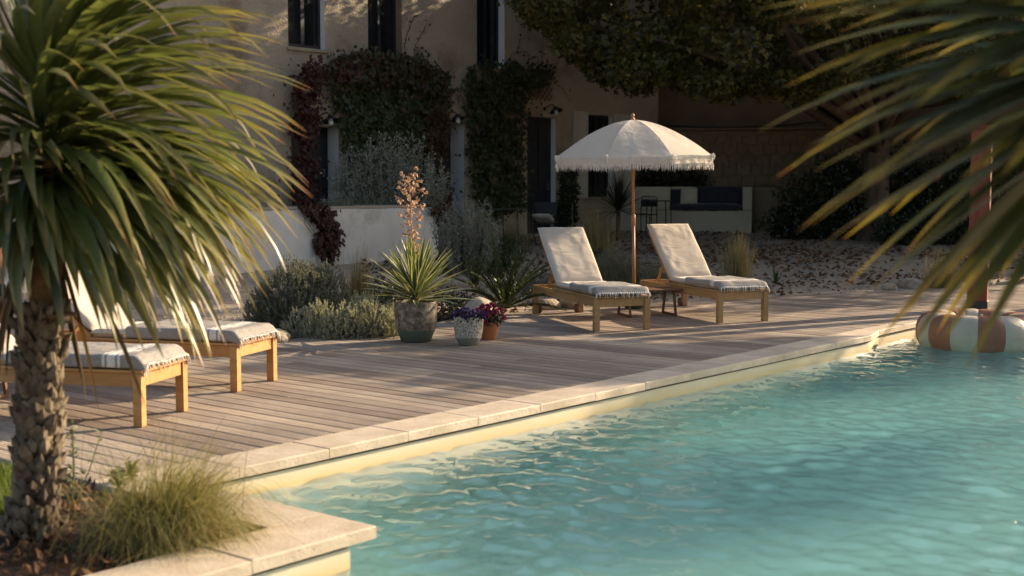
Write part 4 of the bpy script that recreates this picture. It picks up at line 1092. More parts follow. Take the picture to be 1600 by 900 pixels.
bistro_table(onG(1029, 357, 28.6), R(8), 'slim black metal garden table before the cream bench', .50, .78)
metal_chair(onG(1008, 357, 28.9), R(150), 'black metal garden chair at the table by the cream bench')
def folding_chair(c, rz, lab):
    t = empty('folding_chair', c, rz, lab, 'chair')
    for x in (-.23, .23):
        MB().beam((x, -.22, .86), (x, .22, .02), .03, .015, up=Vector((1, 0, 0))).build('crossed_leg', M['black_metal'], t)
        MB().beam((x * .86, .20, .46), (x * .86, -.24, .02), .03, .015, up=Vector((1, 0, 0))).build('crossed_leg', M['black_metal'], t)
    for i in range(5): MB().box((0, -.12 + i * .075, .455), (.43, .05, .014)).build('seat_slat', M['black_metal'], t)
    MB().box((0, -.19, .76), (.43, .02, .22), ch=.004).build('backrest', M['black_metal'], t)
fc = onG(848, 364, 25.2); folding_chair(fc, R(160), 'black folding chair with a pale cushion by the dark front door')
mb = MB(); cushion_mesh(mb, .40, .36, .09, 12, 12, 4, .006, 2, None, Matrix.Rotation(R(25), 4, 'X')); o = mb.build('seat_pad', M['pillow'], None, True); o.location = fc + Vector((.02, -.02, .56)); o.rotation_euler = (0, 0, R(160))
tag(o, 'pale cushion tipped up on the black folding chair', 'cushion')
bistro_table(onG(778, 362, 25.0), R(30), 'dark folding table standing in front of the right ivy mass', .62, .72)

# ---------------------------------------------------------------- strap leaved palms
def rosette(t, leaves, big, mats, name='leaf', rel=None):
    """leaves sorted so that the first 'big' become single parts, the rest one joined part"""
    restl = []
    for i, (lf, mt) in enumerate(leaves):
        if i < big: strap_obj(name, [lf], mt, t)
        else: restl.append((lf, mt))
    for mt in sorted(set(m_ for _, m_ in restl)):
        o = strap_obj('leaf_mass', [l for l, m_ in restl if m_ == mt], mt, t); o['kind'] = 'stuff'
def left_palm():
    b = G(52, 838, 0); b.z = 0; top = D(80, 345, b.y); H = top.z
    t = empty('strap_leaved_palm', b, 0, 'palm with scaly trunk and windswept strap leaves in the left foreground', 'palm tree')
    lean = Vector((top.x - b.x, 0, 0))
    zsw = D(80, 500, b.y).z   # change from scaly to fibrous trunk
    def ax(z): return lean * (z / H) ** 1.2 + Vector((.008 * sin(z * 5), 0, z))
    def rad(z): return .083 * (1 + .28 * math.exp(-z * 5)) if z < zsw else .068
    zs2 = [i / 40 * zsw for i in range(41)]
    MB().tube([ax(z) for z in zs2], [rad(z) * .93 * (1 + .06 * noise.noise(Vector((z * 9, 0, 0)))) for z in zs2], 20).build('trunk', M['soil'], t, True)
    mb = MB(); zz = [zsw - .02 + i / 20 * (H + .5 - zsw) for i in range(21)]
    mb.tube([ax(z) for z in zz], [.062 * (1 + .1 * noise.noise(Vector((z * 14, 1, 0)))) for z in zz], 24)
    mb.build('upper_trunk', M['fibre'], t, True)
    # leaf scars: overlapping scales, the front 290 as parts, far ones joined
    back = MB(); k = 0; z = .0; n = 0; front = []
    while z < zsw + .03:
        for j in range(13):
            an = 2 * PI * (j + (k % 2) * .5) / 13 + random.uniform(-.09, .09); r = rad(z) * random.uniform(.93, 1.07)
            c = ax(z) + Vector((cos(an) * r, sin(an) * r, random.uniform(-.01, .01)))
            o_ = Vector((cos(an), sin(an), 0)); tn = Vector((-sin(an), cos(an), 0)); w_ = .026 * random.uniform(.7, 1.3); h_ = .085 * random.uniform(.6, 1.35); ti = random.choice((.004, .008, .014, .028)) * random.uniform(.6, 1.3)
            up = Vector((0, 0, 1))
            vs = [c - tn * w_ * .7 - o_ * .02, c + tn * w_ * .7 - o_ * .02, c + tn * w_ + up * h_ * .6 + o_ * ti * .4, c + up * h_ * 1.05 + o_ * ti * 1.5 + tn * random.uniform(-.01, .01), c - tn * w_ + up * h_ * .6 + o_ * ti * .4,
                  c + up * h_ * .45 + o_ * (ti + .008), c + up * h_ * .9 - o_ * .01]
            f = [(0, 1, 5), (1, 2, 5), (2, 3, 5), (3, 4, 5), (4, 0, 5), (2, 6, 3), (3, 6, 4)]
            if sin(an) < .25 and n < 292 and z > .05: front.append((vs, f)); n += 1
            else: back.add(vs, f)
        z += .036; k += 1
    for vs, f in front: MB().add(vs, f).build('bark_scale', M['scale_bark'], t)
    o = back.build('bark_scale_mass', M['scale_bark'], t); o['kind'] = 'stuff'
    # broken old leaf bases at the switch
    for i in range(9):
        an = random.uniform(-1.4, .5); d = Vector((cos(an), sin(an), random.uniform(-.1, .35))).normalized()
        p0 = ax(zsw + random.uniform(-.03, .03)) + d * .06; L = .12 if i == 0 else random.uniform(.04, .08)
        if i == 0: d = Vector((1, -.3, .1)).normalized(); p0 = ax(zsw + .015) + d * .05
        mb = MB(); mb.tube([p0, p0 + d * L * .6 + Vector((0, 0, .005)), p0 + d * L], [.016, .013, .009], 6); mb.build('leaf_stub', M['brown_wood'], t)
    ls = []
    rnd = random.Random(11)
    N = 410; NX = 100
    for i in range(N + NX):
        u = i / N; ga = i * 2.39996; el = R(-26 + 108 * u ** .9 + rnd.uniform(-11, 11))
        if i >= N: u = rnd.uniform(.05, .5); ga = R(rnd.uniform(-75, 50)); el = R(rnd.uniform(-22, 32))
        z = H + .06 + .56 * u
        d = Vector((cos(ga) * cos(el), sin(ga) * cos(el), sin(el)))
        L = rnd.uniform(.78, 1.06) * (1 + .12 * max(0, d.x))
        wd = rnd.uniform(.044, .062)
        wind = Vector((1.05, -.05, .10)) * rnd.uniform(.6, 1.2) * (.62 + .55 * u)
        droop = .5 + (1.75 - 1.5 * u) * rnd.uniform(.45, 1.25)
        if d.x < -.2: droop *= 1.3
        kk = rnd.uniform(.6, .9) if rnd.random() < .22 else None
        if u < .5 and d.x < .35: L *= .66; droop *= .85
        if u < .3: L *= .9
        lf = strap(ax(z) + d * .05, d, L, wd, droop, wind, 9, .22, rnd.uniform(-.8, .8), kink=kk)
        dist = (Vector(lf[0][-2]) - ax(H + .2))
        vis = -lf[0][-2][1] + lf[0][-2][0] * 1.2
        ls.append((vis, lf, 'palm_leaf'))
    for i in range(16):   # dead hanging leaves
        ga = rnd.uniform(0, 6.28); d = Vector((cos(ga) * .5, sin(ga) * .5 - .2, -.7))
        lf = strap(ax(H - .02) + d * .07, d, rnd.uniform(.5, .85), rnd.uniform(.02, .032), 1.2, Vector((.25, 0, 0)), 9, .5, rnd.uniform(-2, 2)); ls.append((2 - lf[0][-2][1] + lf[0][-2][0], lf, 'dead_leaf'))
    ls.sort(key=lambda a: -a[0])
    rosette(t, [(l, m_) for _, l, m_ in ls], 285, None)
left_palm()
def right_palm():
    c = Vector((1.48, 2.95, 1.92)); rnd = random.Random(4)
    b = pq(3.0, .28, -.03); t = empty('near_palm', b, 0, 'out of focus strap leaved palm reaching in from the right edge', 'palm tree')
    cc = c - b
    zz = [i / 12 * cc.z for i in range(13)]
    MB().tube([Vector((cc.x * (z / cc.z) ** 1.5, cc.y * (z / cc.z) ** 1.5, z)) for z in zz], [.085 - .02 * z / cc.z for z in zz], 14).build('trunk', M['scale_bark'], t, True)
    ls = []
    N = 340
    for i in range(N):
        u = i / N; ga = i * 2.39996; el = R(-36 + 112 * u + rnd.uniform(-10, 10))
        d = Vector((cos(ga) * cos(el), sin(ga) * cos(el), sin(el)))
        L = rnd.uniform(.66, .92)
        lf = strap(cc + Vector((0, 0, -.12 + .3 * u)) + d * .05, d, L, rnd.uniform(.042, .058), rnd.uniform(.2, .6), Vector((-.22, 0, -.05)), 9, .18, rnd.uniform(-.6, .6))
        ls.append((-lf[0][-2][0], lf, 'palm_leaf2'))
    ls.sort(key=lambda a: -a[0]); rosette(t, [(l, m_) for _, l, m_ in ls], 240, None)
right_palm()

# ---------------------------------------------------------------- variegated yucca with its flower spike
def yucca():
    b = PB + Vector((0, 0, .35)); t = empty('variegated_yucca', b, 0, 'variegated yucca with a tall dried flower spike in the large pot', 'yucca'); rnd = random.Random(2)
    MB().tube([(0, 0, 0), (.005, 0, .13)], [.05, .042], 10).build('stem', M['fibre'], t, True)
    wp = lambda x: (.5 + 1.3 * x if x < .4 else 1.02 * (1 - ((x - .4) / .6) ** 2.2))
    N = 76
    for i in range(N):
        u = i / N; ga = i * 2.39996; el = R(0 + 80 * u ** .8 + rnd.uniform(-6, 6))
        d = Vector((cos(ga) * cos(el), sin(ga) * cos(el), sin(el))); L = (.60 if u < .6 else .54) * rnd.uniform(.85, 1.1)
        lf = strap(Vector((0, 0, .05 + .10 * u)) + d * .02, d, L, rnd.uniform(.052, .070), .08 if u > .3 else .22, Vector((0, 0, 0)), 7, .16, rnd.uniform(-.25, .25), wprof=wp)
        strap_obj('leaf', [lf], 'yucca', t)
    top = 1.34 - .0
    zz = [.1 + i / 16 * (top - .2) for i in range(17)]
    xs_ = lambda z: Vector((-.045 * z, 0, z))
    sp = MB().tube([xs_(z) for z in zz], [.011 - .007 * (z / top) for z in zz], 8).build('flower_stalk', M['bloom'], t, True)
    P = []; A = []; br = MB()
    for i in range(40):
        z = .50 + .80 * i / 40; ga = i * 2.4; L = .155 * sin(PI * min(1, .22 + .78 * (1 - i / 40))) * rnd.uniform(.7, 1.15) + .02
        d = Vector((cos(ga), sin(ga), .45)).normalized(); p0 = xs_(z); p1 = p0 + d * L * .6; p2 = p1 + (d + Vector((0, 0, .5))).normalized() * L * .45
        br.tube([p0, p1, p2], [.004, .003, .002], 5)
        for k in range(5):
            f = rnd.uniform(.25, 1.05); q = p0 + (p2 - p0) * f + Vector((rnd.gauss(0, .009), rnd.gauss(0, .009), rnd.gauss(0, .009)))
            for m_ in range(3): P.append(tuple(q)); A.append((0, 0, -.5))
    br.build('flower_branches', M['bloom'], sp)
    leaves_at(np.array(P), .034, 'bloom', 'blossom', sp, axis=np.array(A), aspread=.6, aspect=.7)
yucca()

# ---------------------------------------------------------------- spiky fans, grasses
def spiky(name, loc, label, cat, mat, n, L, wd, emin=5, emax=88, droop=.25, seed=1, wp=None, parts=True, wind=Vector((0, 0, 0)), trunk=0.0, leafname='leaf'):
    t = empty(name, loc, 0, label, cat); rnd = random.Random(seed); ls = []
    if trunk: MB().tube([(0, 0, -.05), (0, 0, trunk)], [.05, .045], 8).build('trunk', M['fibre'], t, True)
    for i in range(n):
        u = i / n; ga = i * 2.39996 + rnd.uniform(-.2, .2); el = R(emin + (emax - emin) * u ** .8 + rnd.uniform(-6, 6))
        d = Vector((cos(ga) * cos(el), sin(ga) * cos(el), sin(el)))
        ls.append(strap(Vector((0, 0, trunk + .03 * u)) + d * .02, d, L * rnd.uniform(.75, 1.12), wd * rnd.uniform(.8, 1.2), droop * rnd.uniform(.6, 1.4), wind, 7, .2, rnd.uniform(-.4, .4), wprof=wp))
    if parts:
        for l in ls: strap_obj(leafname, [l], mat, t)
    else: o = strap_obj('leaf_mass', ls, mat, t); o['kind'] = 'stuff'
    return t
def cycad(loc, label, n=26, L=.78, seed=3):
    """arching fronds with rows of narrow leaflets"""
    t = empty('arching_frond_plant', loc, 0, label, 'plant'); rnd = random.Random(seed)
    for i in range(n):
        u = i / n; ga = i * 2.39996 + rnd.uniform(-.2, .2); el = R(12 + 72 * u + rnd.uniform(-8, 8)); d = Vector((cos(ga) * cos(el), sin(ga) * cos(el), sin(el)))
        p = Vector((0, 0, .04)); Ls = L * rnd.uniform(.8, 1.15); mb = MB(); P = []; A = []; pts = [p.copy()]; NS = 26
        for k in range(NS):
            d = (d + Vector((0, 0, -1)) * .030 * (k / NS + .3)).normalized(); p = p + d * Ls / NS; pts.append(p.copy())
            sd = d.cross(Vector((0, 0, 1))); sd.normalize(); upv = sd.cross(d)
            if k > 2:
                for s_ in (-1, 1):
                    for e in range(2): P.append(tuple(p - d * Ls / NS * .5 * e)); A.append(tuple(sd * s_ * .75 + d * .8 + upv * .35))
        mb.tube(pts[::3] + [pts[-1]], [.006] * (len(pts[::3])) + [.002], 5); fr = mb.build('frond', M['fern'], t)
        leaves_at(np.array(P), np.array([.085 * (1 - .45 * abs(2 * (j / len(P)) - .8)) for j in range(len(P))]), 'fern', 'leaflets', fr, axis=np.array(A), aspread=.12, aspect=.16)
    return t
cycad(G(788, 487, 0.02), 'dark arching frond plant behind the flower pots at the deck edge', 30, .80, 3)
def grass(loc, label, n, L, mat='grass_gold', spread=.08, droop=.9, lean=Vector((0, 0, 0)), wd=.0035, emin=55, seed=0, awn=True, cat='ornamental grass', seg=7, clump=None):
    t = empty('feather_grass', loc, 0, label, cat); r = np.random.default_rng(seed + 100)
    V = []; F = []; 
    for i in range(n):
        ga = r.random() * 2 * PI; el = R(emin + (90 - emin) * (r.random() ** (.6 if emin > 25 else 1.15))); d = Vector((cos(ga) * cos(el), sin(ga) * cos(el), sin(el))) + lean * (0.3 + .9 * r.random())
        d.normalize(); p = Vector((r.normal() * spread, r.normal() * spread, 0)); Lb = L * (.45 + .65 * r.random())
        if emin >= 45: cv = math.exp(-((90 - math.degrees(math.asin(max(-1, min(1, d.z))))) / 11.0) ** 2); Lb = L * (.35 + .35 * r.random() + .55 * cv * r.random())
        dr = droop * (.5 + r.random()); s_ = d.cross(Vector((0, 0, 1))).normalized()
        an = r.random() * PI; tw = Vector((cos(an), sin(an), 0)); k0 = len(V)
        for k in range(seg + 1):
            tt = k / seg; w_ = wd * (1 - tt * .75)
            V += [tuple(p - tw * w_), tuple(p + tw * w_)]
            d = (d + Vector((0, 0, -1)) * dr / seg * (tt * 1.5) + lean * .25 / seg).normalized(); p = p + d * Lb / seg
        for k in range(seg): a = k0 + 2 * k; F.append((a, a + 1, a + 3, a + 2))
    o = np_mesh('blades', V, F, M[mat], t); o['kind'] = 'stuff'
    return t
gf = G(248, 838, 0.0)
grass(gf, 'large green and gold feather grass tuft in the bed beside the palm trunk', 3600, .52, 'grass', .11, 2.9, Vector((.42, -.04, 0)), .0023, -12, 1, seg=9)
grass(gf + Vector((.02, 0, 0)), 'pale seed plumes blowing right out of the foreground grass tuft', 760, .60, 'grass_gold', .05, 1.9, Vector((.85, .05, -.03)), .0017, 18, 2, seg=9)
grass(G(560, 492, .06), 'slim golden feather grass before the white terrace wall', 520, .72, 'grass_gold', .06, .55, Vector((.06, 0, 0)), .0030, 66, 3)
grass(D(1152, 436, 19.4) * 1.0, 'golden upright grass just right of the right parasol lounger', 620, .72, 'grass_gold', .09, .6, Vector((.02, 0, 0)), .0038, 62, 4)
grass(G(1470, 449, .0), 'feathery grass at the deck edge by the red timber post', 560, .60, 'grass_gold', .12, .8, Vector((.1, 0, 0)), .0045, 45, 5)
grass(onG(930, 365, 24), 'dry upright grass below the shuttered window', 420, .95, 'grass_gold', .15, .7, Vector((0, 0, 0)), .006, 60, 6)
grass(onG(800, 362, 24), 'dry grass tuft at the foot of the right ivy mass', 320, .7, 'grass_gold', .15, .9, Vector((0, 0, 0)), .006, 50, 7)

# ---------------------------------------------------------------- shrubs
def sprigs(P, D_, n, L, mat, name, parent, aspect=.16, seg=None):
    """upright sprigs: at each point P growing along D_, n narrow leaves whorled along length L"""
    k = len(P); t_ = np.tile(np.linspace(.05, 1, n), k); PP = np.repeat(P, n, 0) + np.repeat(D_, n, 0) * (t_[:, None] * L)
    return leaves_at(PP, L * .36 * (1.15 - .5 * t_), mat, name, parent, axis=np.repeat(D_, n, 0) * .85, aspread=.62, aspect=aspect)
def sprig_bush(name, loc, label, lobes, mat, per, L, aspect=.2, n=14, cat='shrub'):
    """lobes: list of (dx, dy, r, h) domes"""
    t = empty(name, loc, 0, label, cat); P = []; Dv = []; st = MB()
    for (dx, dy, r, h) in lobes:
        k = int(per * r * (r + h)); d = rand_dirs(k); d[:, 2] = np.abs(d[:, 2]) * 1.0 - .1
        rr = np.where(rng.random(k) < .7, .82 + .18 * rng.random(k), .3 + .6 * rng.random(k))[:, None]
        bum = (1 + .14 * np.sin(d[:, :1] * 7 + dx * 9) * np.cos(d[:, 1:2] * 6 + d[:, 2:] * 5))
        P.append(np.array([dx, dy, 0]) + d * rr * bum * np.array([r, r, h])); Dv.append(d * np.array([.7, .7, .5]) + np.array([0, 0, .8]) + rng.normal(size=(k, 3)) * .18)
        for i in range(10):
            q = d[i] * [r * .8, r * .8, h * .8]; st.tube([(dx * .8, dy * .8, -.02), (dx + q[0] * .5, dy + q[1] * .5, abs(q[2]) * .4), (dx + q[0], dy + q[1], abs(q[2]))], [.012, .008, .004], 5)
    P = np.concatenate(P); Dv = np.concatenate(Dv); Dv /= np.linalg.norm(Dv, axis=1, keepdims=True)
    st.build('stems', M['twig'], t); sprigs(P, Dv, n, L, mat, 'foliage', t, aspect)
    return t
sprig_bush('rosemary_bush', G(470, 520, 0.0), 'tall grey green rosemary bush left of the large pot',
    [(-.12, .25, .42, .78), (.20, .30, .36, .72), (-.34, .1, .28, .52), (.0, .05, .30, .48), (.02, .4, .3, .74)], 'rosemary', 3000, .075, .42)
sprig_bush('silver_lavender', G(566, 526, 0.0), 'low silvery lavender mound catching the sun beside the large pot',
    [(-.42, -.02, .20, .36), (-.16, -.02, .22, .34), (.08, .06, .22, .37), (.26, .20, .20, .30), (-.02, .3, .24, .42), (.34, .42, .16, .24), (-.62, .08, .2, .28), (.30, .02, .17, .24), (-.28, -.12, .16, .24)], 'silver', 3000, .060, .62, 12)
sprig_bush('rosemary_bush', G(975, 462, 0.04), 'grey green rosemary hedge behind the parasol pole',
    [(-.42, .5, .34, .50), (-.12, .35, .36, .52), (.22, .35, .34, .44), (.5, .5, .26, .34), (-.05, .8, .4, .6)], 'rosemary', 1900, .10, .2, 12)
sprig_bush('grey_herb_bush', G(822, 458, 0.04), 'small blue grey bush at the left lounger headrest',
    [(0, 0, .26, .34), (.22, .1, .2, .28)], 'rosemary', 1900, .09, .2, 12)
sprig_bush('grey_herb_bush', G(1062, 452, 0.04), 'small grey bush behind the right parasol lounger',
    [(0, 0, .22, .26), (-.2, .1, .18, .2)], 'rosemary', 1900, .09, .2, 12)
def leafy(name, loc, label, lobes, mat, dens, size, cat='shrub', aspect=.5, stem=True, shape='kite'):
    t = empty(name, loc, 0, label, cat); P = []; N = []
    for (dx, dy, dz, rx, ry, rz__) in lobes:
        k = int(dens * (rx * rz__ + rx * ry + ry * rz__)); d = rand_dirs(k); rr = (.55 + .45 * rng.random((k, 1))) * (1 + .18 * np.sin(d[:, :1] * 8 + dx * 5) * np.cos(d[:, 2:] * 7 + dy))
        P.append(np.array([dx, dy, dz]) + d * rr * [rx, ry, rz__]); N.append(d)
    leaves_at(np.concatenate(P), size, mat, 'foliage', t, nrm=np.concatenate(N) * .8, aspect=aspect, shape=shape)
    if stem:
        mb = MB()
        for (dx, dy, dz, rx, ry, rz__) in lobes: mb.tube([(0, 0, -.05), (dx * .5, dy * .5, dz * .5), (dx, dy, dz + rz__ * .3)], [.03, .02, .008], 6)
        mb.build('stems', M['bark'], t)
    return t
leafy('low_green_shrub', G(690, 500, .0), 'low dark green shrub between the yucca pot and the flowers', [(0, .1, .14, .34, .25, .20), (.25, .25, .12, .22, .2, .16), (-.45, .5, .16, .3, .25, .22)], 'shrub', 3600, .045)
leafy('low_green_shrub', G(585, 478, .05), 'small dark green shrub under the slim golden grass', [(0, .1, .14, .26, .2, .18), (.22, .2, .12, .2, .2, .14)], 'shrub', 3600, .045)
leafy('potted_shrub', onG(936, 372, 21.5), 'small round green shrub on the gravel below the shuttered window', [(0, 0, .18, .2, .2, .2)], 'shrub', 3000, .05)
leafy('gravel_shrub', onG(755, 372, 20.5), 'dark green shrub on the gravel below the right ivy mass', [(0, 0, .22, .4, .35, .28), (-.4, .1, .2, .35, .3, .26), (.35, .3, .25, .3, .3, .3)], 'fern', 2600, .09, aspect=.25)
leafy('bay_hedge', onG(1300, 372, 28.0), 'broad near black evergreen hedge right of the cream bench', [(0, 0, .7, 1.3, .8, .8), (1.2, .1, .9, 1.2, .8, 1.0), (-.7, -.1, .35, .9, .6, .45), (.1, .2, 1.35, .55, .5, .5), (2.6, 0, .8, 1.4, .8, 1.1), (4.2, .2, 1.0, 1.6, .8, 1.3)], 'shrub', 1500, .10)
leafy('border_shrub', onG(1412, 376, 26.5), 'low dark shrub at the foot of the big tree', [(0, 0, .3, .7, .5, .35), (.9, .2, .4, .8, .6, .5), (1.9, 0, .45, .8, .6, .55)], 'shrub', 1500, .09)
leafy('bench_shrub', D(1040, 290, 31.0), 'dark shrub spilling over the back of the cream bench', [(0, 0, .1, 1.1, .4, .42), (-.7, 0, .1, .7, .4, .4), (.5, 0, -.05, .6, .3, .25)], 'shrub', 1500, .10, stem=False)
leafy('window_climber', FP(888, 330, .25), 'dark climbing shrub left of the shuttered window', [(0, 0, .35, .22, .22, .9), (.15, -.05, 1.1, .25, .2, .3), (-.1, 0, -.15, .3, .25, .35)], 'shrub', 2400, .09)
# two tips of small plants at the deck edge
for (px, py, lab) in ((1212, 446, 'dark green young shoot at the deck edge by the right parasol lounger'),): spiky('young_shoot', G(px, py, 0.0), lab, 'plant', 'fern', 16, .30, .02, 30, 85, .2, 5)
spiky('dark_cordyline', onG(966, 366, 27.6), 'dark spiky cordyline before the shuttered window', 'cordyline', 'phormium', 90, .82, .030, -20, 84, .25, 8, trunk=.62)
spiky('spiky_border_plant', onG(742, 392, 18.6), 'grey green spiky plant on the gravel below the terrace wall end', 'plant', 'fern', 40, .5, .022, 20, 85, .3, 9)
# silvery twiggy shrubs on the terrace
def twiggy(loc, label, w_, h_, nst, seed, dens=46):
    t = empty('silver_germander', loc, 0, label, 'shrub'); rnd = random.Random(seed); mb = MB(); P = []; A = []
    for i in range(nst):
        x = rnd.uniform(-w_, w_); y = rnd.gauss(0, .18); H_ = h_ * (1 - .35 * abs(x / w_) ** 2) * rnd.uniform(.62, 1.08); p = Vector((x * .55, y, 0)); q = Vector((x + rnd.gauss(0, .06), y * 1.5, H_))
        mid = (p + q) / 2 + Vector((x * .18, 0, 0)); pts = [p, mid, q]; mb.tube(pts, [.006, .005, .002], 4)
        for k in range(dens):
            f = rnd.uniform(.12, 1); c = p.lerp(mid, f * 2) if f < .5 else mid.lerp(q, f * 2 - 1)
            d = Vector((rnd.gauss(0, 1), rnd.gauss(0, 1), .9)).normalized()
            if rnd.random() < .3:
                e = c + d * rnd.uniform(.05, .14); mb.tube([c, e], [.003, .0015], 3)
                for m_ in range(4): P.append(tuple(c.lerp(e, rnd.random()))); A.append(tuple(d))
            else: P.append(tuple(c)); A.append(tuple(d))
    mb.build('stems', M['twig'], t); leaves_at(np.array(P), .042, 'teucrium', 'foliage', t, axis=np.array(A) * .8, aspread=.5, aspect=.42)
tb = WW(WWp(598, 322)[0] + 1.15, z_top - .25, -.95)
twiggy(tb, 'tall twiggy silver shrub on the terrace before the large ivy', .98, 1.45, 150, 1)
twiggy(WW(WWp(512, 322)[0] + .9, z_top - .25, -.7), 'small twiggy silver shrub on the terrace by the left door', .16, .5, 22, 4)
v = onG(730, 378, 20.2); twiggy(v, 'twiggy silver shrub hanging at the right end of the terrace wall', .50, 1.15, 80, 2)

# ---------------------------------------------------------------- ivy and creepers on the facade
def wall_cover(label, polys, name='wall_climber'):
    """polys: list of (polygon in wall pixels, leaf count, size, offset range, material)"""
    c = FP(sum(p[0] for p in polys[0][0]) / len(polys[0][0]), sum(p[1] for p in polys[0][0]) / len(polys[0][0]))
    t = empty(name, c, 0, label, 'climbing plant')
    for (poly, n, size, (o0, o1), mat) in polys:
        P = []
        for (x, y) in sample_poly(poly, n, random.choice((3.5, 3.5, 7.0))):
            f = .5 + .5 * noise.noise(Vector((x * .045, y * .045, 0))) + .3 * noise.noise(Vector((x * .13, y * .13, 5)))
            o = o0 + (o1 - o0) * max(0, min(1.2, f)) + random.gauss(0, .02)
            if noise.noise(Vector((x * .07, y * .07, 9))) + .4 * noise.noise(Vector((x * .2, y * .2, 3))) < -.30: continue
            P.append(tuple(FP(x, y, max(.015, o)) - c))
        leaves_at(np.array(P), size, mat, 'foliage', t, nrm=tuple(NOUT * 1.1 + Vector((0, 0, .5))), nspread=.75, axis=(0, 0, -.9), aspread=.7, aspect=.85)
    return t
wall_cover('large olive and dark ivy mass between the two terrace doors', [
    ([(520, 90), (560, 82), (640, 88), (690, 104), (706, 130), (702, 165), (680, 185), (668, 215), (660, 250), (546, 250), (538, 215), (528, 175), (518, 130)], 6800, .085, (.04, .34), 'ivy'),
    ([(508, 98), (560, 80), (640, 86), (700, 112), (705, 150), (690, 150), (640, 128), (540, 122), (508, 122)], 2200, .08, (.25, .52), 'ivy_red'),
    ([(546, 190), (668, 190), (660, 300), (544, 300)], 2500, .09, (.02, .2), 'ivy')])
wall_cover('squared dark ivy mass between the middle door and front door', [
    ([(736, 108), (800, 102), (860, 104), (861, 118), (832, 132), (818, 158), (815, 200), (812, 250), (818, 300), (812, 330), (760, 330), (748, 290), (742, 240), (738, 180)], 8200, .085, (.03, .26), 'ivy')])
wall_cover('crimson creeper column hanging beside the left terrace door', [
    ([(464, 125), (492, 112), (496, 140), (492, 180), (488, 230), (491, 300), (488, 335), (470, 335), (467, 270), (466, 190)], 1900, .08, (.05, .34), 'vine_red'),
    ([(470, 96), (560, 96), (560, 122), (470, 126)], 500, .08, (.3, .55), 'vine_red')])
wall_cover('russet creeper column hanging from the right edge of the large ivy', [
    ([(668, 165), (698, 160), (700, 200), (694, 250), (706, 310), (700, 345), (680, 340), (668, 290), (664, 230)], 2300, .08, (.05, .34), 'vine_brown')])
def spill(label, poly, n, mat, off=.10):
    ctr = WWp(sum(p[0] for p in poly) / len(poly), sum(p[1] for p in poly) / len(poly)); c = WW(ctr[0], ctr[1]); t = empty('trailing_creeper', c, 0, label, 'climbing plant'); P = []
    for (x, y) in sample_poly(poly, n, 2):
        if noise.noise(Vector((x * .11, y * .11, 2))) < -.3: continue
        s_, z_ = WWp(x, y); P.append(tuple(WW(s_, z_, .03 + random.random() * off) - c))
    leaves_at(np.array(P), .085, mat, 'foliage', t, nrm=tuple(NOUT + Vector((0, 0, .4))), nspread=.7, axis=(0, 0, -.9), aspread=.6, aspect=.8)
    mb = MB()
    for i in range(7):
        a = random.choice(poly[:2]); b_ = random.choice(poly[len(poly) // 2:]); pts = [WW(*WWp(a[0] + (b_[0] - a[0]) * k / 5 + random.uniform(-4, 4), a[1] + (b_[1] - a[1]) * k / 5), .05) - c for k in range(6)]; mb.tube(pts, .005, 4)
    mb.build('stems', M['bark'], t)
spill('dark crimson creeper spilling over the white terrace wall', [(462, 318), (512, 318), (522, 345), (532, 366), (524, 388), (512, 408), (500, 402), (488, 380), (498, 352), (472, 326)], 620, 'vine_red')
spill('russet creeper spilling over the right end of the terrace wall', [(668, 325), (700, 318), (716, 345), (712, 372), (700, 385), (690, 372), (684, 345)], 620, 'vine_brown')
def runners(label, lines, leafy_n=20):
    c = FP(*lines[0][0]); t = empty('creeper_runners', c, 0, label, 'climbing plant'); P = []
    for ln in lines:
        pts = []
        for (a, b_) in zip(ln[:-1], ln[1:]):
            for k in range(5): x = a[0] + (b_[0] - a[0]) * k / 5 + random.uniform(-1, 1); y = a[1] + (b_[1] - a[1]) * k / 5 + random.uniform(-1, 1); pts.append(FP(x, y, .012) - c)
        MB().tube(pts, .006, 4).build('runner', M['bark'], t)
        for i in range(leafy_n): P.append(tuple(random.choice(pts) + Vector((random.gauss(0, .04), random.gauss(0, .04), random.gauss(0, .05))) + NOUT * .03))
    leaves_at(np.array(P), .06, 'vine_brown', 'foliage', t, nrm=tuple(NOUT), nspread=.6, aspect=.8)
runners('thin creeper runners climbing the wall right of the middle window', [[(640, 110), (632, 70), (640, 40), (652, 18)], [(655, 105), (650, 70), (668, 35)], [(668, 108), (660, 84), (652, 76)], [(716, 165), (722, 130), (738, 105)], [(705, 150), (716, 138), (735, 142)]])
runners('thin bare creeper runners on the wall above the diamond trellis', [[(790, 102), (800, 84), (822, 80), (835, 95)], [(808, 84), (812, 62), (824, 57)], [(865, 110), (875, 90), (868, 78)], [(862, 125), (880, 140), (895, 165)], [(846, 100), (848, 70)]], 6)

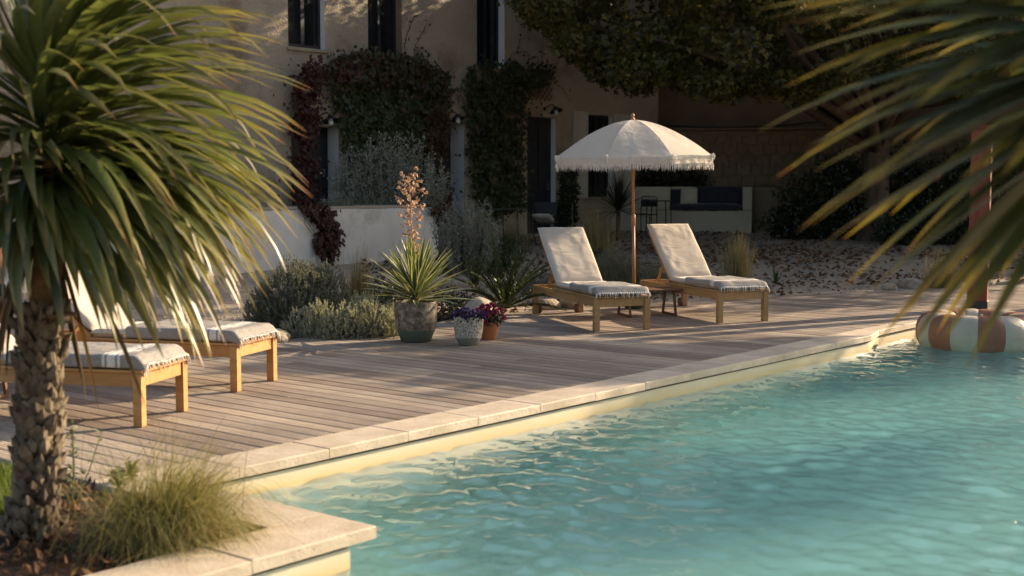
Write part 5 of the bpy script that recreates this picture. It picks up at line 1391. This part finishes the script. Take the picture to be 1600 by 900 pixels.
# ---------------------------------------------------------------- trees
def limb(mb, a, b, r0, r1, bend=.25, n=7):
    a, b = Vector(a), Vector(b); L = (b - a).length; o = Vector((random.uniform(-1, 1), random.uniform(-1, 1), random.uniform(-.2, .6))) * L * bend * .4
    pts = [a.lerp(b, k / n) + o * sin(PI * k / n) for k in range(n + 1)]; mb.tube(pts, [r0 + (r1 - r0) * k / n for k in range(n + 1)], 8); return pts
def tree(name, base, label, centres, radii, per, leaf, mat='tree_leaf', trunk_r=.22, fork=2.6, cat='tree', squash=(1, 1, .75), shape='maple', nl=14, shell=.5):
    t = empty(name, base, 0, label, cat); C = np.array(centres) - np.array(base)
    mb = MB(); fk = Vector((0, 0, fork)); zs_ = [-.1, .05, .35, fork * .6, fork]; mb.tube([(0, 0, z) for z in zs_[:-1]] + [fk], [trunk_r * 1.7, trunk_r * 1.35, trunk_r * 1.05, trunk_r * .92, trunk_r * .85], 16)
    o = mb.build('trunk', M['bark'], t, True)
    idx = list(range(len(C))); random.shuffle(idx)
    for i in idx[:nl]:
        mb = MB(); limb(mb, fk - Vector((0, 0, random.uniform(0, .5))), C[i], trunk_r * .42, .03); mb.build('limb', M['bark'], t, True)
    P = clumps(C, radii, per, squash, shell)
    leaves_at(P, leaf, mat, 'crown', t, nrm=(0, 0, .7), aspect=.85, axis=(0, 0, -.3), shape=shape)
    return t
# the big tree hanging over the court
bt = onG(1366, 374, 27.6); rnd = random.Random(21)
poly = [(795, -40), (812, 4), (850, 30), (868, 60), (900, 95), (930, 118), (965, 132), (1000, 140), (1050, 136), (1100, 150), (1150, 146), (1200, 142), (1250, 150), (1300, 140), (1345, 120), (1400, 120), (1460, 150), (1600, 150), (1760, 140), (1760, -420), (1500, -560), (1100, -520), (850, -300)]
C = []; Rr_ = []
for (x, y) in [sample_poly(poly, 1)[0] for _ in range(640)]:
    edge = min(abs(y - py_) + abs(x - px_) * .3 for px_, py_ in poly[:18])
    Y = rnd.uniform(22.5, 28.5) if y > -60 else rnd.uniform(21.5, 31)
    C.append(tuple(D(x, y, Y))); Rr_.append(rnd.uniform(.28, .42) if edge < 40 else rnd.uniform(.45, .8))
for (x0, y0), (x1, y1) in zip(poly[:17], poly[1:18]):
    for k in range(4):
        f = k / 4; C.append(tuple(D(x0 + (x1 - x0) * f + rnd.uniform(0, 14), y0 + (y1 - y0) * f - rnd.uniform(8, 34), rnd.uniform(23, 26)))); Rr_.append(rnd.uniform(.3, .5))
tree('plane_tree', tuple(bt), 'big dark leafy tree overhanging the court with a thick grey trunk', C, Rr_, 150, .095, trunk_r=.30, fork=2.3, nl=22)
# trees that stand to the right of the view, between the pool terrace and the low sun
def AW(a, w_, z=0): return (a * .857 - w_ * .515, a * .515 + w_ * .857, z)
def round_crown(c, rx, ry, rz__, n, seed, r0=.35, r1=.6):
    r = np.random.default_rng(seed); d = r.normal(size=(n, 3)); d /= np.linalg.norm(d, axis=1, keepdims=True); d *= (r.random((n, 1)) ** .42) * (1 + .15 * np.sin(d[:, :1] * 6 + seed))
    return [tuple(np.array(c) + v * [rx, ry, rz__]) for v in d], list(r.uniform(r0, r1, n))
def shade_tree(a, w_, zc, rx, rz__, n, per, seed, label, leaf=.15):
    b_ = AW(a, w_, 0); C, Rr = round_crown(AW(a, w_, zc), rx, rx, rz__, n, seed)
    tree('pollarded_tree', b_, label, C, Rr, per, leaf, trunk_r=.14, fork=max(1.8, zc - rz__), nl=10)
TREES = [ # along-sun distance, across, crown centre height, radius, half height, clumps, leaves each
    (20.9, 6.9, 5.60, 1.3, .62, 40, 60, 'round topped tree beyond the right side of the pool, nearest the camera'),
    (21.0, 8.9, 5.60, 1.35, .66, 44, 60, 'second round topped tree beyond the right side of the pool'),
    (19.6, 10.5, 5.6, 1.05, .55, 26, 60, 'small round topped tree beyond the pool between two larger ones'),
    (24.0, 13.4, 4.6, 1.9, 1.1, 40, 32, 'third tree beyond the deck, sparse crown'),
    (26.5, 16.8, 5.2, 2.6, 2.4, 95, 60, 'dense tree at the far right corner of the garden'),
    (25.0, 21.0, 6.0, 2.8, 2.6, 90, 60, 'dense tree behind the hedge near the neighbouring building'),
]
for i, (a, w_, zc, rx, rz__, n, per, lab) in enumerate(TREES): shade_tree(a, w_, zc, rx, rz__, n, per, 30 + i, lab)

# ---------------------------------------------------------------- gravel, litter, rocks, lawn, weeds
def scatter_pts(n, f):
    out = []
    while len(out) < n:
        v = f()
        p, q = to_pq(v)
        if p > 3.7 and q < edge_q(p) + .04 and p < 23.6: continue
        if p < 3.8: continue
        v.z = zg(v.x, v.y); out.append(v)
    return out
def gpix():
    x = random.uniform(-40, 1640); y = 350 + 190 * random.random() ** 1.3; v = G(x, y, .2 if y < 430 else .05); return v
SP = scatter_pts(15000, gpix)
V = []; F = []
for v in SP:
    s_ = random.uniform(.008, .024) * (1 + .02 * v.y); k = len(V); an = random.random() * 6.28
    ca, sa = cos(an) * s_, sin(an) * s_; h_ = s_ * random.uniform(.5, 1.0)
    V += [(v.x + ca, v.y + sa, v.z), (v.x - sa, v.y + ca, v.z), (v.x - ca * 1.2, v.y - sa * 1.2, v.z), (v.x + sa * .9, v.y - ca * .9, v.z), (v.x, v.y, v.z + h_)]
    F += [(k, k + 1, k + 4), (k + 1, k + 2, k + 4), (k + 2, k + 3, k + 4), (k + 3, k, k + 4)]
o = np_mesh('gravel_pebbles', V, F, M['stone_s']); tag(o, 'pale pebbles scattered over the gravel court', 'gravel', kind='stuff')
def lpix():
    while True:
        x = random.uniform(560, 1640); y = 352 + 130 * random.random() ** 1.9
        v = G(x, y, .3 if y < 400 else .1)
        if noise.noise(Vector((v.x * .5, v.y * .35, 0))) > -.12 or random.random() < .2: return v
LP = scatter_pts(11500, lpix)
P = np.array([(v.x, v.y, v.z + random.uniform(.012, .04)) for v in LP])
o = leaves_at(P, .062, 'litter', 'leaf_litter', None, nrm=(0, 0, 1.6), nspread=.7, aspect=.8, shape='maple'); tag(o, 'brown fallen leaves littering the gravel court', 'fallen leaves', kind='stuff')
def rock(loc, s_, label, seed, sq=.6):
    mb = MB(); n1, n2 = 14, 10
    def P_(u, v):
        th, ph = u * 2 * PI, (v - .5) * PI; d = Vector((cos(th) * cos(ph), sin(th) * cos(ph), sin(ph)))
        r = 1 + .22 * noise.noise(d * 1.3 + Vector((seed, 0, 0))) + .08 * noise.noise(d * 4 + Vector((seed, 0, 0)))
        e = Vector((math.copysign(abs(d.x) ** .7, d.x), math.copysign(abs(d.y) ** .7, d.y), math.copysign(abs(d.z) ** .8, d.z)))
        return Vector((e.x * s_[0], e.y * s_[1], e.z * s_[2])) * r
    mb.grid(P_, 20, 12); o = mb.build('rock', M['rock'], None, True); o.location = loc + Vector((0, 0, s_[2] * .5)); o.rotation_euler = (0, 0, seed)
    tag(o, label, 'rock')
rock(G(750, 505, 0), (.24, .16, .19), 'pale flat topped boulder behind the flower pots', 1.3)
rock(G(893, 481, 0), (.20, .12, .10), 'tan rock at the deck edge under the left parasol lounger', 2.1)
rock(G(855, 483, 0), (.17, .11, .085), 'pale rock at the deck edge beside the lounger wheel', 3.7)
rock(G(1423, 449, 0), (.22, .13, .09), 'flat pale rock at the deck edge left of the feathery grass', 5.2)
rock(G(1390, 451, 0), (.12, .08, .05), 'small flat rock at the deck edge in the right distance', 6.8)
rock(G(428, 532, 0), (.22, .15, .07), 'low flat edging rock at the left foot of the rosemary', 8.1)
rock(onG(690, 400, 18.5), (.16, .12, .09), 'small rock at the gravel step below the terrace wall end', 9.4)
rock(onG(895, 388, 20.5), (.3, .15, .09), 'low edging rock on the gravel behind the left lounger headrest', 10.7)
# bark chips and a few leaves in the bed
P = []
for i in range(2600):
    p_, q_ = random.uniform(.5, 3.72), 4.62 + 2.0 * random.random(); P.append(tuple(pq(p_, q_, .012 + bedz(p_, q_) - .028 + random.random() * .012)))
o = leaves_at(np.array(P), .05, 'litter', 'bark_mulch', None, nrm=(0, 0, 1), nspread=.8, aspect=.5); tag(o, 'reddish bark mulch covering the planting bed', 'mulch', kind='stuff')
P = []; A = []
for i in range(5200):
    v = G(random.uniform(-160, 24), random.uniform(738, 812), 0); P.append((v.x, v.y, .0)); A.append((0, 0, 1))
o = leaves_at(np.array(P), .075, 'lawn', 'lawn_grass', None, axis=np.array(A), aspread=.35, aspect=.09, shape='blade'); tag(o, 'bright green lawn left of the palm trunk', 'lawn', kind='stuff')
def weed(loc, label, H_, n, seed):
    t = empty('weed', loc, 0, label, 'weed'); rnd = random.Random(seed); mb = MB(); P = []; A = []
    for i in range(n):
        d = Vector((rnd.gauss(0, .25), rnd.gauss(0, .2), 1)).normalized(); e = d * H_ * rnd.uniform(.5, 1.1); mb.tube([(0, 0, 0), e * .5 + Vector((.01, 0, 0)), e], [.004, .003, .0015], 4)
        for k in range(14): f = rnd.uniform(.3, 1.05); P.append(tuple(e * f)); A.append((rnd.gauss(0, 1), rnd.gauss(0, 1), .4))
    mb.build('stems', M['weed'], t); leaves_at(np.array(P), .035, 'weed', 'foliage', t, axis=np.array(A) * .7, aspread=.4, aspect=.4)
weed(G(112, 800, 0), 'spindly pale green weed just right of the palm trunk', .42, 5, 1)
weed(G(185, 768, 0), 'low weedy sprigs at the end of the pool coping', .13, 10, 2)
weed(G(205, 752, 0), 'small weed creeping over the deck end by the coping', .10, 8, 3)
